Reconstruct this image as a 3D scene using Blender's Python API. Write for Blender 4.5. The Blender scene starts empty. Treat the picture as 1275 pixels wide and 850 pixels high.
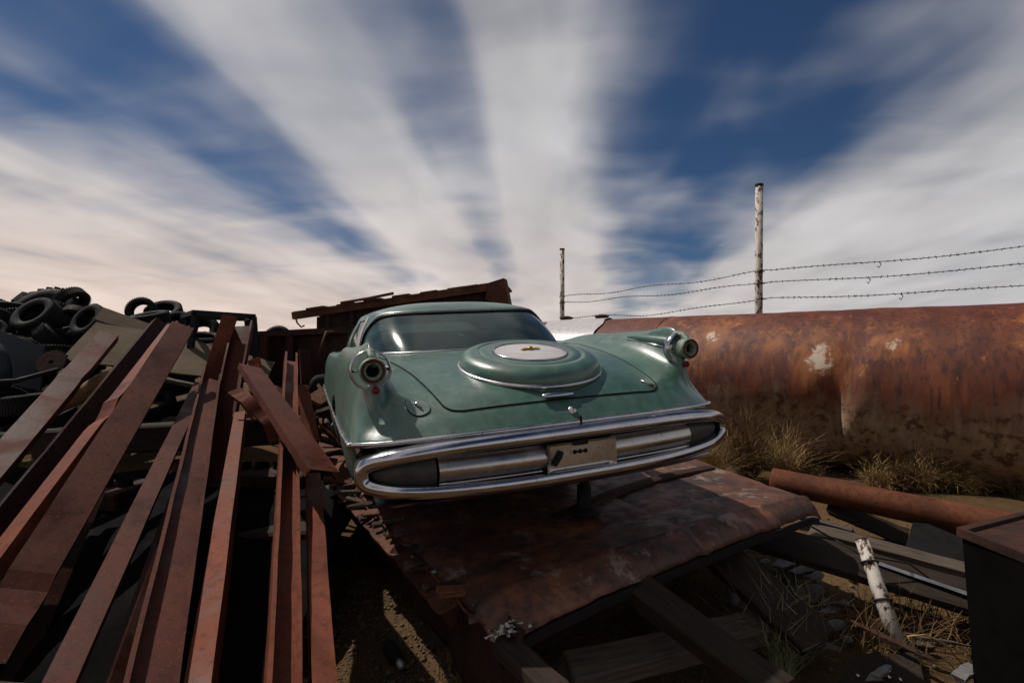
import bpy, bmesh, math, random
import numpy as np
from mathutils import Vector, Matrix, Euler, noise as mnoise
R = math.radians
random.seed(7)
rng = np.random.default_rng(7)
scene = bpy.context.scene
C = scene.collection

# ------------------------------------------------------------------ camera
EYE, F, HZ = 1.70, 640.0, 430.0          # eye height, focal length in photo pixels, horizon row
cam_d = bpy.data.cameras.new('camera'); cam = bpy.data.objects.new('camera', cam_d); C.objects.link(cam)
cam_d.sensor_width = 36; cam_d.lens = 36 * F / 1275; cam_d.clip_end = 3000; cam_d.clip_start = 0.05
cam.location = (0, 0, EYE); cam.rotation_euler = (R(90) + math.atan((HZ - 425) / F), 0, 0)
scene.camera = cam
YK = F / 850                              # depths below are given for a 850 px lens
def px(u, v, d):                          # photo pixel at depth d * YK -> world
    return Vector(((u - 637.5) * d / 850, d * YK, EYE - (v - HZ) * d / 850))
def gz(u, v, z):                          # photo pixel on the level z -> world
    return px(u, v, (EYE - z) * 850 / (v - HZ))

# ------------------------------------------------------------------ sun and sky
SUN_AZ, SUN_EL = 60.0, 54.0               # degrees left of the view direction, above the horizon
sdir = Vector((-math.sin(R(SUN_AZ)) * math.cos(R(SUN_EL)), math.cos(R(SUN_AZ)) * math.cos(R(SUN_EL)), math.sin(R(SUN_EL))))
sl = bpy.data.lights.new('sun', 'SUN'); sl.energy = 4.0; sl.angle = R(0.7); sl.color = (1.0, 0.93, 0.85)
so = bpy.data.objects.new('sun', sl); C.objects.link(so); so.rotation_euler = (-sdir).to_track_quat('-Z', 'Y').to_euler()
so.location = (-20, 12, 30)
scene.view_settings.view_transform = 'Standard'; scene.view_settings.look = 'None'
scene.view_settings.exposure = 0.0; scene.view_settings.gamma = 1.0; scene.view_settings.use_curve_mapping = False
scene.cycles.use_denoising = True
scene.cycles.max_bounces = 6; scene.cycles.transparent_max_bounces = 12
scene.cycles.sample_clamp_indirect = 4.0

world = bpy.data.worlds.new('World'); scene.world = world; world.use_nodes = True
def build_sky():
    nt = world.node_tree; N = nt.nodes; L = nt.links
    N.clear()
    def nd(t, **k):
        n = N.new(t)
        for a, b in k.items(): setattr(n, a, b)
        return n
    def mth(op, a, b=None, c=None, clamp=False):
        n = nd('ShaderNodeMath', operation=op); n.use_clamp = clamp
        for i, x in enumerate((a, b, c)):
            if x is None: continue
            if isinstance(x, (int, float)): n.inputs[i].default_value = x
            else: L.new(x, n.inputs[i])
        return n.outputs[0]
    out = nd('ShaderNodeOutputWorld'); bg = nd('ShaderNodeBackground'); bg.inputs[1].default_value = 0.10
    sky = nd('ShaderNodeTexSky', sky_type='NISHITA'); sky.sun_disc = False
    sky.sun_elevation = R(SUN_EL); sky.sun_rotation = R(-SUN_AZ)
    sky.altitude = 1200; sky.air_density = 1.0; sky.dust_density = 0.4; sky.ozone_density = 2.5
    hs = nd('ShaderNodeMix', data_type='RGBA', blend_type='MULTIPLY'); hs.inputs[0].default_value = 1
    L.new(sky.outputs[0], hs.inputs[6]); hs.inputs[7].default_value = (0.22, 0.30, 0.38, 1)
    tc = nd('ShaderNodeTexCoord'); sp = nd('ShaderNodeSeparateXYZ'); L.new(tc.outputs['Generated'], sp.inputs[0])
    x, y, z = sp.outputs
    zz = mth('MAXIMUM', z, 0.0)
    den = mth('ADD', zz, 0.12)
    ca, sa = math.cos(R(8.2)), math.sin(R(8.2))
    c = mth('DIVIDE', mth('SUBTRACT', mth('MULTIPLY', x, ca), mth('MULTIPLY', y, sa)), den)      # across the wind
    a = mth('DIVIDE', mth('ADD', mth('MULTIPLY', x, sa), mth('MULTIPLY', y, ca)), den)           # along the wind
    def noise(cx, ax, scale, detail, rough, dist=0.0, off=0.0):
        cb = nd('ShaderNodeCombineXYZ')
        L.new(mth('MULTIPLY', c, cx), cb.inputs[0]); L.new(mth('MULTIPLY', a, ax), cb.inputs[1]); cb.inputs[2].default_value = off
        n = nd('ShaderNodeTexNoise'); n.inputs['Scale'].default_value = scale; n.inputs['Detail'].default_value = detail
        n.inputs['Roughness'].default_value = rough; n.inputs['Distortion'].default_value = dist
        L.new(cb.outputs[0], n.inputs['Vector']); return n.outputs[0]
    warp = noise(0.8, 0.25, 1.0, 3, 0.55, 0.4, 3.1)
    cw = mth('ADD', c, mth('MULTIPLY', mth('SUBTRACT', warp, 0.5), 0.75))
    fc = nd('ShaderNodeFloatCurve'); cm = fc.mapping; cv = cm.curves[0]
    pts = [(-4, .60), (-2.4, .56), (-1.9, .48), (-1.55, .32), (-1.32, .16), (-1.05, .60), (-.8, .80), (-.64, .60), (-.52, .46), (-.36, .84), (-.2, 1.0), (-.05, .85), (.1, .5), (.25, .2), (.5, .09), (.75, .11), (.95, .34), (1.2, .64), (1.5, .75), (2, .65), (4, .60)]
    while len(cv.points) < len(pts): cv.points.new(0.5, 0.5)
    for p, (cx, cy) in zip(cv.points, pts): p.location = ((cx + 4) / 8, cy); p.handle_type = 'AUTO'
    cm.update()
    L.new(mth('MULTIPLY_ADD', cw, 0.125, 0.5, clamp=True), fc.inputs[1])
    streak = noise(1.3, 0.30, 1.4, 2.6, 0.45, 0.35, 0.0)
    fine = noise(1.3, 0.70, 1.8, 2.8, 0.45, 0.4, 7.0)
    wisps = noise(0.75, 1.5, 1.6, 3, 0.45, 0.5, 12.0)
    low = mth('POWER', mth('SUBTRACT', 1.0, mth('MINIMUM', mth('MULTIPLY', zz, 2.7), 1.0)), 1.35)
    cov = mth('ADD', fc.outputs[0], mth('MULTIPLY', mth('SUBTRACT', streak, 0.5), 0.75))
    cov = mth('ADD', cov, mth('MULTIPLY', mth('SUBTRACT', fine, 0.5), 0.85))
    cov = mth('ADD', cov, mth('MULTIPLY', mth('SUBTRACT', wisps, 0.5), mth('MULTIPLY_ADD', low, 0.35, 0.65)))
    cov = mth('ADD', cov, mth('MULTIPLY', low, 0.80))
    sm = nd('ShaderNodeMapRange', interpolation_type='SMOOTHSTEP'); L.new(cov, sm.inputs[0])
    sm.inputs[1].default_value = 0.06; sm.inputs[2].default_value = 1.06
    # cloud colour: cool grey overhead, paler and warmer to the horizon on the light's side
    warm = mth('MULTIPLY', mth('POWER', mth('SUBTRACT', 1.0, mth('MINIMUM', mth('MULTIPLY', zz, 2.6), 1.0)), 1.6),
               mth('MULTIPLY_ADD', x, -0.75, 0.5, clamp=True))
    cc = nd('ShaderNodeMix', data_type='RGBA'); L.new(warm, cc.inputs[0])
    cc.inputs[6].default_value = (5.4, 5.3, 5.4, 1); cc.inputs[7].default_value = (8.6, 6.7, 5.6, 1)
    vary = nd('ShaderNodeMix', data_type='RGBA', blend_type='MULTIPLY'); vary.inputs[0].default_value = 1
    vv = mth('MULTIPLY_ADD', mth('ADD', fine, streak), 0.55, 0.42)
    cb = nd('ShaderNodeCombineColor'); [L.new(vv, cb.inputs[i]) for i in range(3)]
    L.new(cc.outputs[2], vary.inputs[6]); L.new(cb.outputs[0], vary.inputs[7])
    mx = nd('ShaderNodeMix', data_type='RGBA'); L.new(sm.outputs[0], mx.inputs[0])
    L.new(hs.outputs[2], mx.inputs[6]); L.new(vary.outputs[2], mx.inputs[7])
    L.new(mx.outputs[2], bg.inputs[0]); L.new(bg.outputs[0], out.inputs[0])
build_sky()

# ------------------------------------------------------------------ materials
def new_mat(name):
    m = bpy.data.materials.new(name); m.use_nodes = True
    nt = m.node_tree; b = nt.nodes['Principled BSDF']
    return m, nt, b
def N_noise(nt, vec, scale, detail=4, rough=.55, dist=0.0):
    n = nt.nodes.new('ShaderNodeTexNoise'); n.inputs['Scale'].default_value = scale; n.inputs['Detail'].default_value = detail
    n.inputs['Roughness'].default_value = rough; n.inputs['Distortion'].default_value = dist
    if vec is not None: nt.links.new(vec, n.inputs['Vector'])
    return n.outputs[0]
def N_ramp(nt, fac, stops):
    r = nt.nodes.new('ShaderNodeValToRGB'); e = r.color_ramp.elements
    while len(e) < len(stops): e.new(0.5)
    for el, (p, c) in zip(e, stops):
        el.position = p; el.color = (c[0], c[1], c[2], 1) if not isinstance(c, (int, float)) else (c, c, c, 1)
    nt.links.new(fac, r.inputs[0]); return r.outputs[0]
def N_mix(nt, fac, a, b, mode='MIX'):
    m = nt.nodes.new('ShaderNodeMix'); m.data_type = 'RGBA'; m.blend_type = mode
    for s, v in ((0, fac), (6, a), (7, b)):
        if isinstance(v, (int, float)): m.inputs[s].default_value = v
        elif isinstance(v, tuple): m.inputs[s].default_value = (v[0], v[1], v[2], 1)
        else: nt.links.new(v, m.inputs[s])
    return m.outputs[2]
def N_coord(nt, scale=(1, 1, 1), rot=(0, 0, 0), kind='Object', rand=False):
    t = nt.nodes.new('ShaderNodeTexCoord'); m = nt.nodes.new('ShaderNodeMapping')
    m.inputs['Scale'].default_value = scale; m.inputs['Rotation'].default_value = rot
    nt.links.new(t.outputs[kind], m.inputs[0])
    if rand:
        oi = nt.nodes.new('ShaderNodeObjectInfo'); cb = nt.nodes.new('ShaderNodeVectorMath'); cb.operation = 'SCALE'
        cb.inputs[0].default_value = (37, 23, 51); nt.links.new(oi.outputs['Random'], cb.inputs['Scale'])
        nt.links.new(cb.outputs[0], m.inputs['Location'])
    return m.outputs[0]
def N_bump(nt, b, h, strength=.3, dist=.01):
    n = nt.nodes.new('ShaderNodeBump'); n.inputs['Strength'].default_value = strength; n.inputs['Distance'].default_value = dist
    nt.links.new(h, n.inputs['Height']); nt.links.new(n.outputs[0], b.inputs['Normal'])

def mat_simple(name, col, rough=.6, metal=0.0, var=.35, scale=12, bump=.2, rand=True, stretch=(1, 1, 1), coat=0.0, spec=.2):
    m, nt, b = new_mat(name); b.inputs['Specular IOR Level'].default_value = spec
    v = N_coord(nt, stretch, rand=rand); n = N_noise(nt, v, scale, 6, .6)
    lo = tuple(c * (1 - var) for c in col); hi = tuple(c * (1 + var) for c in col)
    nt.links.new(N_ramp(nt, n, [(.3, lo), (.7, hi)]), b.inputs['Base Color'])
    nt.links.new(N_ramp(nt, n, [(.3, max(rough - .12, .02)), (.7, min(rough + .12, 1))]), b.inputs['Roughness'])
    b.inputs['Metallic'].default_value = metal
    if coat: b.inputs['Coat Weight'].default_value = coat; b.inputs['Coat Roughness'].default_value = .25
    if bump: N_bump(nt, b, N_noise(nt, v, scale * 3, 5, .6), bump, .004)
    return m
def mat_rust(name, dark, mid, light, scale=3.0, streak=(1, 1, .25), rough=.8, flake=.5, metal=0.0):
    m, nt, b = new_mat(name); b.inputs['Specular IOR Level'].default_value = .18
    v = N_coord(nt, streak, rand=True); v2 = N_coord(nt, (1, 1, 1), rand=True)
    a = N_noise(nt, v, scale, 8, .65, .3); f = N_noise(nt, v2, scale * 9, 6, .7)
    c1 = N_ramp(nt, a, [(.28, dark), (.5, mid), (.72, light)])
    c2 = N_mix(nt, N_ramp(nt, f, [(.5, 0.0), (.68, flake)]), c1, tuple(x * .45 for x in dark))
    nt.links.new(c2, b.inputs['Base Color'])
    nt.links.new(N_ramp(nt, f, [(.35, rough - .15), (.65, min(1, rough + .1))]), b.inputs['Roughness'])
    b.inputs['Metallic'].default_value = metal
    N_bump(nt, b, f, .35, .006)
    return m
M = {}
def mats():
    # red-oxide primed steel of the purlins: scuffed semi-gloss paint with scratches and dust
    for k, col in (('primer', (.062, .0130, .0050)), ('primer_shaded', (.024, .0055, .0025)), ('primer_lit', (.120, .030, .0125))):  # one primer, with shade and light put into the darker and lighter copies
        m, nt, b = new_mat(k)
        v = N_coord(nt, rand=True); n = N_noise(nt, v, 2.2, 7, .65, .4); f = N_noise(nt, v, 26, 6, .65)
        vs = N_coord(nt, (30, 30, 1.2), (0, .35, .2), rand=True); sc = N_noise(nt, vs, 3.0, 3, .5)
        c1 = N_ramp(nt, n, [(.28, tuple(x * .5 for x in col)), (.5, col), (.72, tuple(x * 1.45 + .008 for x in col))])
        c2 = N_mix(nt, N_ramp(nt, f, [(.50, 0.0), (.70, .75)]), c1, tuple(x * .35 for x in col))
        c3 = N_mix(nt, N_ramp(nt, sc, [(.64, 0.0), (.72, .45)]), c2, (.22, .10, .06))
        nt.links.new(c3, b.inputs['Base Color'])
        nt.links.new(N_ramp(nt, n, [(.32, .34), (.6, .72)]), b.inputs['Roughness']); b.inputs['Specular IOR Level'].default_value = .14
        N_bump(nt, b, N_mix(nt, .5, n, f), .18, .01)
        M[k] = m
    M['rust'] = mat_rust('rust', (.035, .014, .009), (.085, .032, .018), (.15, .06, .028))
    M['rust_dark'] = mat_rust('rust_dark', (.014, .008, .006), (.035, .016, .011), (.06, .024, .014))
    M['rust_pipe'] = mat_rust('rust_pipe', (.03, .011, .006), (.085, .027, .012), (.15, .05, .02), 3.2, (1, 1, .6))
    M['black_steel'] = mat_simple('black_steel', (.009, .008, .008), .7, .0, .4)
    M['deep_black'] = mat_simple('deep_black', (.0022, .002, .002), .9, 0, .4, 8, .3, spec=.05)  # near-black; on the sheet under the beams it stands for deep shade
    M['hole'] = mat_simple('hole', (.006, .005, .005), .9, 0, .2, bump=0)
    M['rubber'] = mat_simple('rubber', (.0045, .0045, .005), .8, 0, .45, 9, .4)
    M['rubber_grey'] = mat_simple('rubber_grey', (.009, .0085, .0085), .85, 0, .45, 9, .4)
    M['wood_dark'] = mat_simple('wood_dark', (.024, .016, .011), .85, 0, .6, 6, .5, stretch=(9, 9, .7))
    M['wood_grey'] = mat_simple('wood_grey', (.07, .054, .04), .85, 0, .5, 6, .5, stretch=(9, 9, .7))
    # weathered plywood: long grain lines, stains
    m, nt, b = new_mat('plywood')
    v = N_coord(nt, (1.0, 13, 1)); g = N_noise(nt, v, 4, 6, .6, .5); st = N_noise(nt, N_coord(nt), 2.4, 5, .6)
    c = N_mix(nt, .55, N_ramp(nt, g, [(.3, (.055, .038, .024)), (.7, (.125, .092, .06))]), N_ramp(nt, st, [(.3, (.045, .032, .022)), (.7, (.13, .098, .066))]))
    nt.links.new(c, b.inputs['Base Color']); b.inputs['Roughness'].default_value = .9; b.inputs['Specular IOR Level'].default_value = .1; N_bump(nt, b, g, .4, .006); M['plywood'] = m
    # faded green car paint: chalky film, dust, chips down to primer and rust
    m, nt, b = new_mat('car_paint')
    v = N_coord(nt); n = N_noise(nt, v, 1.8, 6, .6, .3); f = N_noise(nt, v, 20, 7, .65); d = N_noise(nt, v, 70, 3, .5)
    c1 = N_ramp(nt, n, [(.3, (.026, .076, .056)), (.7, (.058, .122, .092))])
    c2 = N_mix(nt, N_ramp(nt, f, [(.48, 0.0), (.75, .38)]), c1, (.12, .16, .125))
    gr = N_noise(nt, N_coord(nt, (3.5, 1.0, 1.4)), 2.6, 7, .68, .5); c2 = N_mix(nt, N_ramp(nt, gr, [(.50, 0.0), (.70, .55)]), c2, (.028, .040, .030))
    chip = N_ramp(nt, N_noise(nt, v, 17, 9, .78), [(.635, 0.0), (.66, .85)])
    c3 = N_mix(nt, chip, c2, (.075, .035, .02))
    nt.links.new(c3, b.inputs['Base Color'])
    nt.links.new(N_ramp(nt, f, [(.3, .30), (.7, .46)]), b.inputs['Roughness'])
    b.inputs['Coat Weight'].default_value = .35; b.inputs['Coat Roughness'].default_value = .22
    N_bump(nt, b, N_mix(nt, .7, n, d), .05, .01); M['paint'] = m
    m, nt, b = new_mat('paint_chipped')
    v = N_coord(nt); n = N_noise(nt, v, 30, 6, .7)
    nt.links.new(N_ramp(nt, n, [(.42, (.15, .22, .17)), (.55, (.09, .14, .10)), (.62, (.10, .04, .02))]), b.inputs['Base Color']); b.inputs['Roughness'].default_value = .6
    N_bump(nt, b, n, .3, .004); M['paint_chipped'] = m
    def chrome(k, col, r0, r1, sc=9):
        m, nt, b = new_mat(k); v = N_coord(nt); n = N_noise(nt, v, sc, 7, .65); p = N_noise(nt, v, 60, 4, .6)
        b.inputs['Metallic'].default_value = 1
        nt.links.new(N_mix(nt, N_ramp(nt, p, [(.6, 0.0), (.72, .7)]), N_ramp(nt, n, [(.3, tuple(x * .75 for x in col)), (.7, col)]), tuple(x * .25 for x in col)), b.inputs['Base Color'])
        nt.links.new(N_ramp(nt, n, [(.3, r0), (.7, r1)]), b.inputs['Roughness']); N_bump(nt, b, n, .06, .01); M[k] = m
    chrome('chrome', (.50, .50, .53), .11, .25)
    chrome('satin', (.53, .50, .47), .26, .38)
    chrome('trim', (.55, .55, .55), .18, .32)
    M['lens'] = mat_simple('lens', (.050, .047, .044), .45, 0, .3, 18, .15)
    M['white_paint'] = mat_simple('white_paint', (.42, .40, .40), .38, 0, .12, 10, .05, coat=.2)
    M['gold'] = mat_simple('gold', (.42, .27, .09), .35, .9, .3, 40, .2)
    M['red_lens'] = mat_simple('red_lens', (.16, .008, .008), .3, 0, .3, 30, .1)
    M['seat'] = mat_simple('seat', (.03, .04, .038), .85, 0, .3, 20, .3)
    M['pillar_white'] = mat_simple('pillar_white', (.33, .31, .28), .5, 0, .2, 12, .1)
    # window glass: tinted see-through pane with a dusty reflecting face
    m = bpy.data.materials.new('glass'); m.use_nodes = True; nt = m.node_tree; nt.nodes.clear()
    o = nt.nodes.new('ShaderNodeOutputMaterial'); tr = nt.nodes.new('ShaderNodeBsdfTransparent'); gl = nt.nodes.new('ShaderNodeBsdfGlossy')
    tr.inputs[0].default_value = (.72, .86, .80, 1); gl.inputs['Roughness'].default_value = .09; gl.inputs['Color'].default_value = (.9, .95, .95, 1)
    lw = nt.nodes.new('ShaderNodeFresnel'); lw.inputs[0].default_value = 1.6
    mx = nt.nodes.new('ShaderNodeMixShader'); nt.links.new(lw.outputs[0], mx.inputs[0]); nt.links.new(tr.outputs[0], mx.inputs[1]); nt.links.new(gl.outputs[0], mx.inputs[2])
    df = nt.nodes.new('ShaderNodeBsdfDiffuse'); df.inputs[0].default_value = (.13, .19, .18, 1)
    m2 = nt.nodes.new('ShaderNodeMixShader'); m2.inputs[0].default_value = .10
    dn = N_noise(nt, N_coord(nt), 5, 7, .65); nt.links.new(N_ramp(nt, dn, [(.3, .06), (.75, .26)]), m2.inputs[0])
    nt.links.new(mx.outputs[0], m2.inputs[1]); nt.links.new(df.outputs[0], m2.inputs[2]); nt.links.new(m2.outputs[0], o.inputs[0]); M['glass'] = m
    # rusty tank: brown-red oxide with drip streaks, orange patches, bare tan steel in a belt low on the side
    m, nt, b = new_mat('tank_rust')
    v = N_coord(nt); vs = N_coord(nt, (1.6, 1.6, .18)); vf = N_coord(nt, (8, 8, .45))
    big = N_noise(nt, v, .9, 6, .6, .5); stv = N_noise(nt, vf, 2.2, 6, .65, .2); pt = N_noise(nt, v, 7, 8, .72); bl = N_noise(nt, vs, 2.4, 7, .65, .4)
    c1 = N_ramp(nt, bl, [(.25, (.05, .012, .0065)), (.45, (.09, .022, .010)), (.6, (.13, .035, .014)), (.78, (.21, .066, .022))])
    c2 = N_mix(nt, N_ramp(nt, stv, [(.49, 0.0), (.64, .8)]), c1, (.035, .011, .008))
    org = N_ramp(nt, N_noise(nt, N_coord(nt, (1.1, 1.1, .6)), 1.7, 8, .7, .6), [(.60, 0.0), (.72, .7)])
    c3 = N_mix(nt, org, c2, (.36, .14, .04))
    wht = N_ramp(nt, N_noise(nt, N_coord(nt, (1, 1, .7)), 1.25, 8, .72, .5), [(.66, 0.0), (.70, .8)])
    c4 = N_mix(nt, wht, c3, (.46, .40, .33))
    sx = nt.nodes.new('ShaderNodeSeparateXYZ'); nt.links.new(v, sx.inputs[0])
    jag = N_noise(nt, N_coord(nt, (2.6, 2.6, .8)), 3.2, 9, .74, .3); jag2 = N_noise(nt, N_coord(nt, (1, 1, .8)), 9.0, 9, .74, .4)
    def patch(ps, pz, r_, nz_, k_, lo, hi, fac):
        cx = nt.nodes.new('ShaderNodeCombineXYZ'); nt.links.new(sx.outputs[0], cx.inputs[0]); nt.links.new(sx.outputs[2], cx.inputs[2])
        ds = nt.nodes.new('ShaderNodeVectorMath'); ds.operation = 'DISTANCE'; nt.links.new(cx.outputs[0], ds.inputs[0]); ds.inputs[1].default_value = (ps, 0, pz)
        fo = nt.nodes.new('ShaderNodeMath'); fo.operation = 'MULTIPLY_ADD'; nt.links.new(ds.outputs['Value'], fo.inputs[0]); fo.inputs[1].default_value = -k_ / r_; fo.inputs[2].default_value = k_; fo.use_clamp = True
        su = nt.nodes.new('ShaderNodeMath'); su.operation = 'ADD'; nt.links.new(fo.outputs[0], su.inputs[0]); nt.links.new(nz_, su.inputs[1])
        return N_ramp(nt, su.outputs[0], [(lo, 0.0), (hi, fac)])
    for (ps, pz, ro, rw) in ((5.16, .42, .75, .34), (5.75, .62, .40, .0), (6.6, .72, .75, .22), (7.4, .45, .95, .36), (4.4, .62, .45, .16), (3.1, .70, .5, .0)):
        c4 = N_mix(nt, patch(ps, pz, ro, jag, .34, .62, .82, .65), c4, (.30, .105, .03))
        if rw: c4 = N_mix(nt, patch(ps, pz, rw, jag2, .42, .74, .84, .9), c4, (.48, .40, .31))
    ad = nt.nodes.new('ShaderNodeMath'); ad.operation = 'MULTIPLY_ADD'; nt.links.new(bl, ad.inputs[0]); ad.inputs[1].default_value = 0.9; nt.links.new(sx.outputs[2], ad.inputs[2])
    belt = N_ramp(nt, ad.outputs[0], [(.10, .92), (.52, 0.0)])
    tan = N_ramp(nt, stv, [(.3, (.17, .10, .055)), (.7, (.36, .25, .15))])
    tan = N_mix(nt, N_ramp(nt, pt, [(.52, 0.0), (.60, .85)]), tan, (.06, .022, .012))
    c5 = N_mix(nt, belt, c4, tan)
    nt.links.new(c5, b.inputs['Base Color']); b.inputs['Roughness'].default_value = .62; b.inputs['Specular IOR Level'].default_value = .3
    N_bump(nt, b, N_mix(nt, .5, pt, stv), .35, .012); M['tank'] = m
    # crushed roof panel: dark scorched centre, rust islands, pale mineral crust along the edges
    m, nt, b = new_mat('scorched_roof')
    v = N_coord(nt); n = N_noise(nt, v, 2.0, 8, .66, .6); f = N_noise(nt, v, 11, 8, .72); cr = N_noise(nt, v, 3.2, 10, .78, .15)
    c1 = N_ramp(nt, n, [(.32, (.022, .014, .011)), (.45, (.075, .030, .017)), (.58, (.15, .055, .026)), (.74, (.24, .11, .05))])
    c2 = N_mix(nt, N_ramp(nt, f, [(.47, 0.0), (.62, .8)]), c1, (.016, .010, .008))
    c3 = N_mix(nt, N_ramp(nt, cr, [(.55, 0.0), (.60, .7)]), c2, (.22, .18, .14))
    nt.links.new(c3, b.inputs['Base Color']); nt.links.new(N_ramp(nt, f, [(.3, .42), (.7, .75)]), b.inputs['Roughness'])
    N_bump(nt, b, N_noise(nt, v, 60, 6, .7), .25, .005); M['roof'] = m
    # ground: sandy gravel
    m, nt, b = new_mat('ground_gravel')
    v = N_coord(nt); n = N_noise(nt, v, .6, 6, .6); f = N_noise(nt, v, 38, 6, .7); g = N_noise(nt, v, 130, 3, .6)
    c1 = N_ramp(nt, n, [(.3, (.06, .036, .017)), (.7, (.135, .085, .040))])
    c2 = N_mix(nt, .75, c1, N_ramp(nt, f, [(.3, (.35, .33, .3)), (.7, (1.35, 1.3, 1.2))]), 'MULTIPLY')
    c3 = N_mix(nt, N_ramp(nt, g, [(.62, 0.0), (.7, .6)]), c2, (.26, .20, .13))
    nt.links.new(c3, b.inputs['Base Color']); b.inputs['Roughness'].default_value = .95; b.inputs['Specular IOR Level'].default_value = .1
    N_bump(nt, b, N_mix(nt, .5, f, g), .8, .02); M['ground'] = m
    M['pebble'] = mat_simple('pebble', (.11, .08, .052), .9, 0, .5, 3, .3)
    M['rock'] = mat_simple('rock', (.17, .16, .145), .9, 0, .4, 7, .5)
    M['concrete'] = mat_simple('concrete', (.15, .145, .14), .9, 0, .3, 14, .4)
    M['straw'] = mat_simple('straw', (.30, .20, .085), .8, 0, .4, 6, 0)
    M['straw_brown'] = mat_simple('straw_brown', (.11, .064, .026), .85, 0, .4, 6, 0)
    M['sage'] = mat_simple('sage', (.24, .25, .14), .8, 0, .35, 6, 0)
    M['tan_drum'] = mat_rust('tan_drum', (.07, .04, .018), (.15, .085, .035), (.2, .14, .08), 4, (1, 1, 1), .7, .4)
    M['slate_paint'] = mat_simple('slate_paint', (.012, .017, .021), .6, 0, .4, 6, .1, coat=.1)
    M['galv'] = mat_simple('galv', (.34, .36, .38), .42, .6, .25, 10, .15)
    m, nt, b = new_mat('white_post')
    v = N_coord(nt, (1, 1, .5), rand=True); n = N_noise(nt, v, 16, 8, .72)
    nt.links.new(N_ramp(nt, n, [(.43, (.03, .014, .010)), (.46, (.14, .09, .06)), (.49, (.42, .38, .33)), (.75, (.50, .47, .43))]), b.inputs['Base Color']); b.inputs['Roughness'].default_value = .75
    N_bump(nt, b, n, .5, .006); M['white_post'] = m
    M['wire'] = mat_simple('wire', (.03, .022, .018), .7, .3, .3, 40, 0)
mats()

# ------------------------------------------------------------------ mesh helpers
def tag(o, label, cat, group=None):
    o['label'] = label; o['category'] = cat
    if not o.get('kind'): o['kind'] = 'thing'
    if group: o['group'] = group
    return o
def mesh_obj(name, verts, faces, mat, parent=None, smooth=False, kind=None):
    me = bpy.data.meshes.new(name); me.from_pydata([tuple(v) for v in verts], [], faces); me.update()
    if mat is not None: me.materials.append(M[mat] if isinstance(mat, str) else mat)
    if smooth: me.polygons.foreach_set('use_smooth', [True] * len(me.polygons))
    o = bpy.data.objects.new(name, me); C.objects.link(o)
    if parent is not None: o.parent = parent
    if kind: o['kind'] = kind
    return o
def bm_obj(name, bm, mat, parent=None, smooth=False, kind=None):
    me = bpy.data.meshes.new(name); bm.normal_update(); bm.to_mesh(me); bm.free()
    me.materials.append(M[mat])
    if smooth: me.polygons.foreach_set('use_smooth', [True] * len(me.polygons))
    o = bpy.data.objects.new(name, me); C.objects.link(o)
    if parent is not None: o.parent = parent
    if kind: o['kind'] = kind
    return o
def empty(name, loc=(0, 0, 0), rot=(0, 0, 0)):
    o = bpy.data.objects.new(name, None); C.objects.link(o); o.location = loc; o.rotation_euler = rot; o.empty_display_size = .2
    return o
def solid(o, t, off=-1):
    m = o.modifiers.new('thickness', 'SOLIDIFY'); m.thickness = t; m.offset = off; return o
def bevel(o, w, seg=2):
    m = o.modifiers.new('bevel', 'BEVEL'); m.width = w; m.segments = seg; m.limit_method = 'ANGLE'; m.angle_limit = R(40); return o
def frame_at(a, b, up=Vector((0, 0, 1))):
    t = (b - a).normalized(); s = t.cross(up)
    if s.length < 1e-4: s = t.cross(Vector((1, 0, 0)))
    s.normalize(); n = s.cross(t); return t, s, n
def sweep(path, sec, up=None, closed_sec=True, caps=True, scales=None, loop=False):
    """sweep a 2-D section (s, n) along a 3-D path -> verts, faces"""
    path = [Vector(p) for p in path]; V, Fc = [], []; k = len(sec); n = len(path)
    ps = None
    for i, p in enumerate(path):
        if loop: t = path[(i + 1) % n] - path[i - 1]
        else: t = path[min(i + 1, n - 1)] - path[max(i - 1, 0)]
        t.normalize()
        u = up[i] if isinstance(up, list) else (up if up is not None else Vector((0, 0, 1)))
        s = t.cross(u)
        if s.length < 1e-3: s = ps if ps is not None else t.cross(Vector((1, 0.3, 0)))
        s.normalize(); nn = s.cross(t); ps = s
        sc = scales[i] if scales else 1
        for (a, b) in sec: V.append(p + s * a * sc + nn * b * sc)
    m = n if loop else n - 1
    for i in range(m):
        i2 = (i + 1) % n
        for j in range(k if closed_sec else k - 1):
            j2 = (j + 1) % k
            Fc.append((i * k + j, i * k + j2, i2 * k + j2, i2 * k + j))
    if caps and closed_sec and not loop:
        Fc.append(tuple(range(k))[::-1]); Fc.append(tuple((n - 1) * k + j for j in range(k)))
    return V, Fc
def circ(r, k=10, rz=None):
    rz = r if rz is None else rz
    return [(r * math.cos(2 * math.pi * i / k), rz * math.sin(2 * math.pi * i / k)) for i in range(k)]
def tube(name, path, r, mat, parent=None, k=8, up=None, loop=False, scales=None):
    V, Fc = sweep(path, circ(r, k), up, True, True, scales, loop)
    return mesh_obj(name, V, Fc, mat, parent, True)
def join(parts):
    V, Fc = [], []
    for v, f in parts:
        o = len(V); V += list(v); Fc += [tuple(i + o for i in q) for q in f]
    return V, Fc
def box_vf(c, h, rot=None, jit=0.0):
    c = Vector(c); V = []
    for sx in (-1, 1):
        for sy in (-1, 1):
            for sz in (-1, 1):
                v = Vector((sx * h[0], sy * h[1], sz * h[2])) + Vector((random.uniform(-jit, jit), random.uniform(-jit, jit), random.uniform(-jit, jit)))
                if rot is not None: v = rot @ v
                V.append(c + v)
    return V, [(0, 1, 3, 2), (4, 6, 7, 5), (0, 4, 5, 1), (2, 3, 7, 6), (0, 2, 6, 4), (1, 5, 7, 3)]
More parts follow.
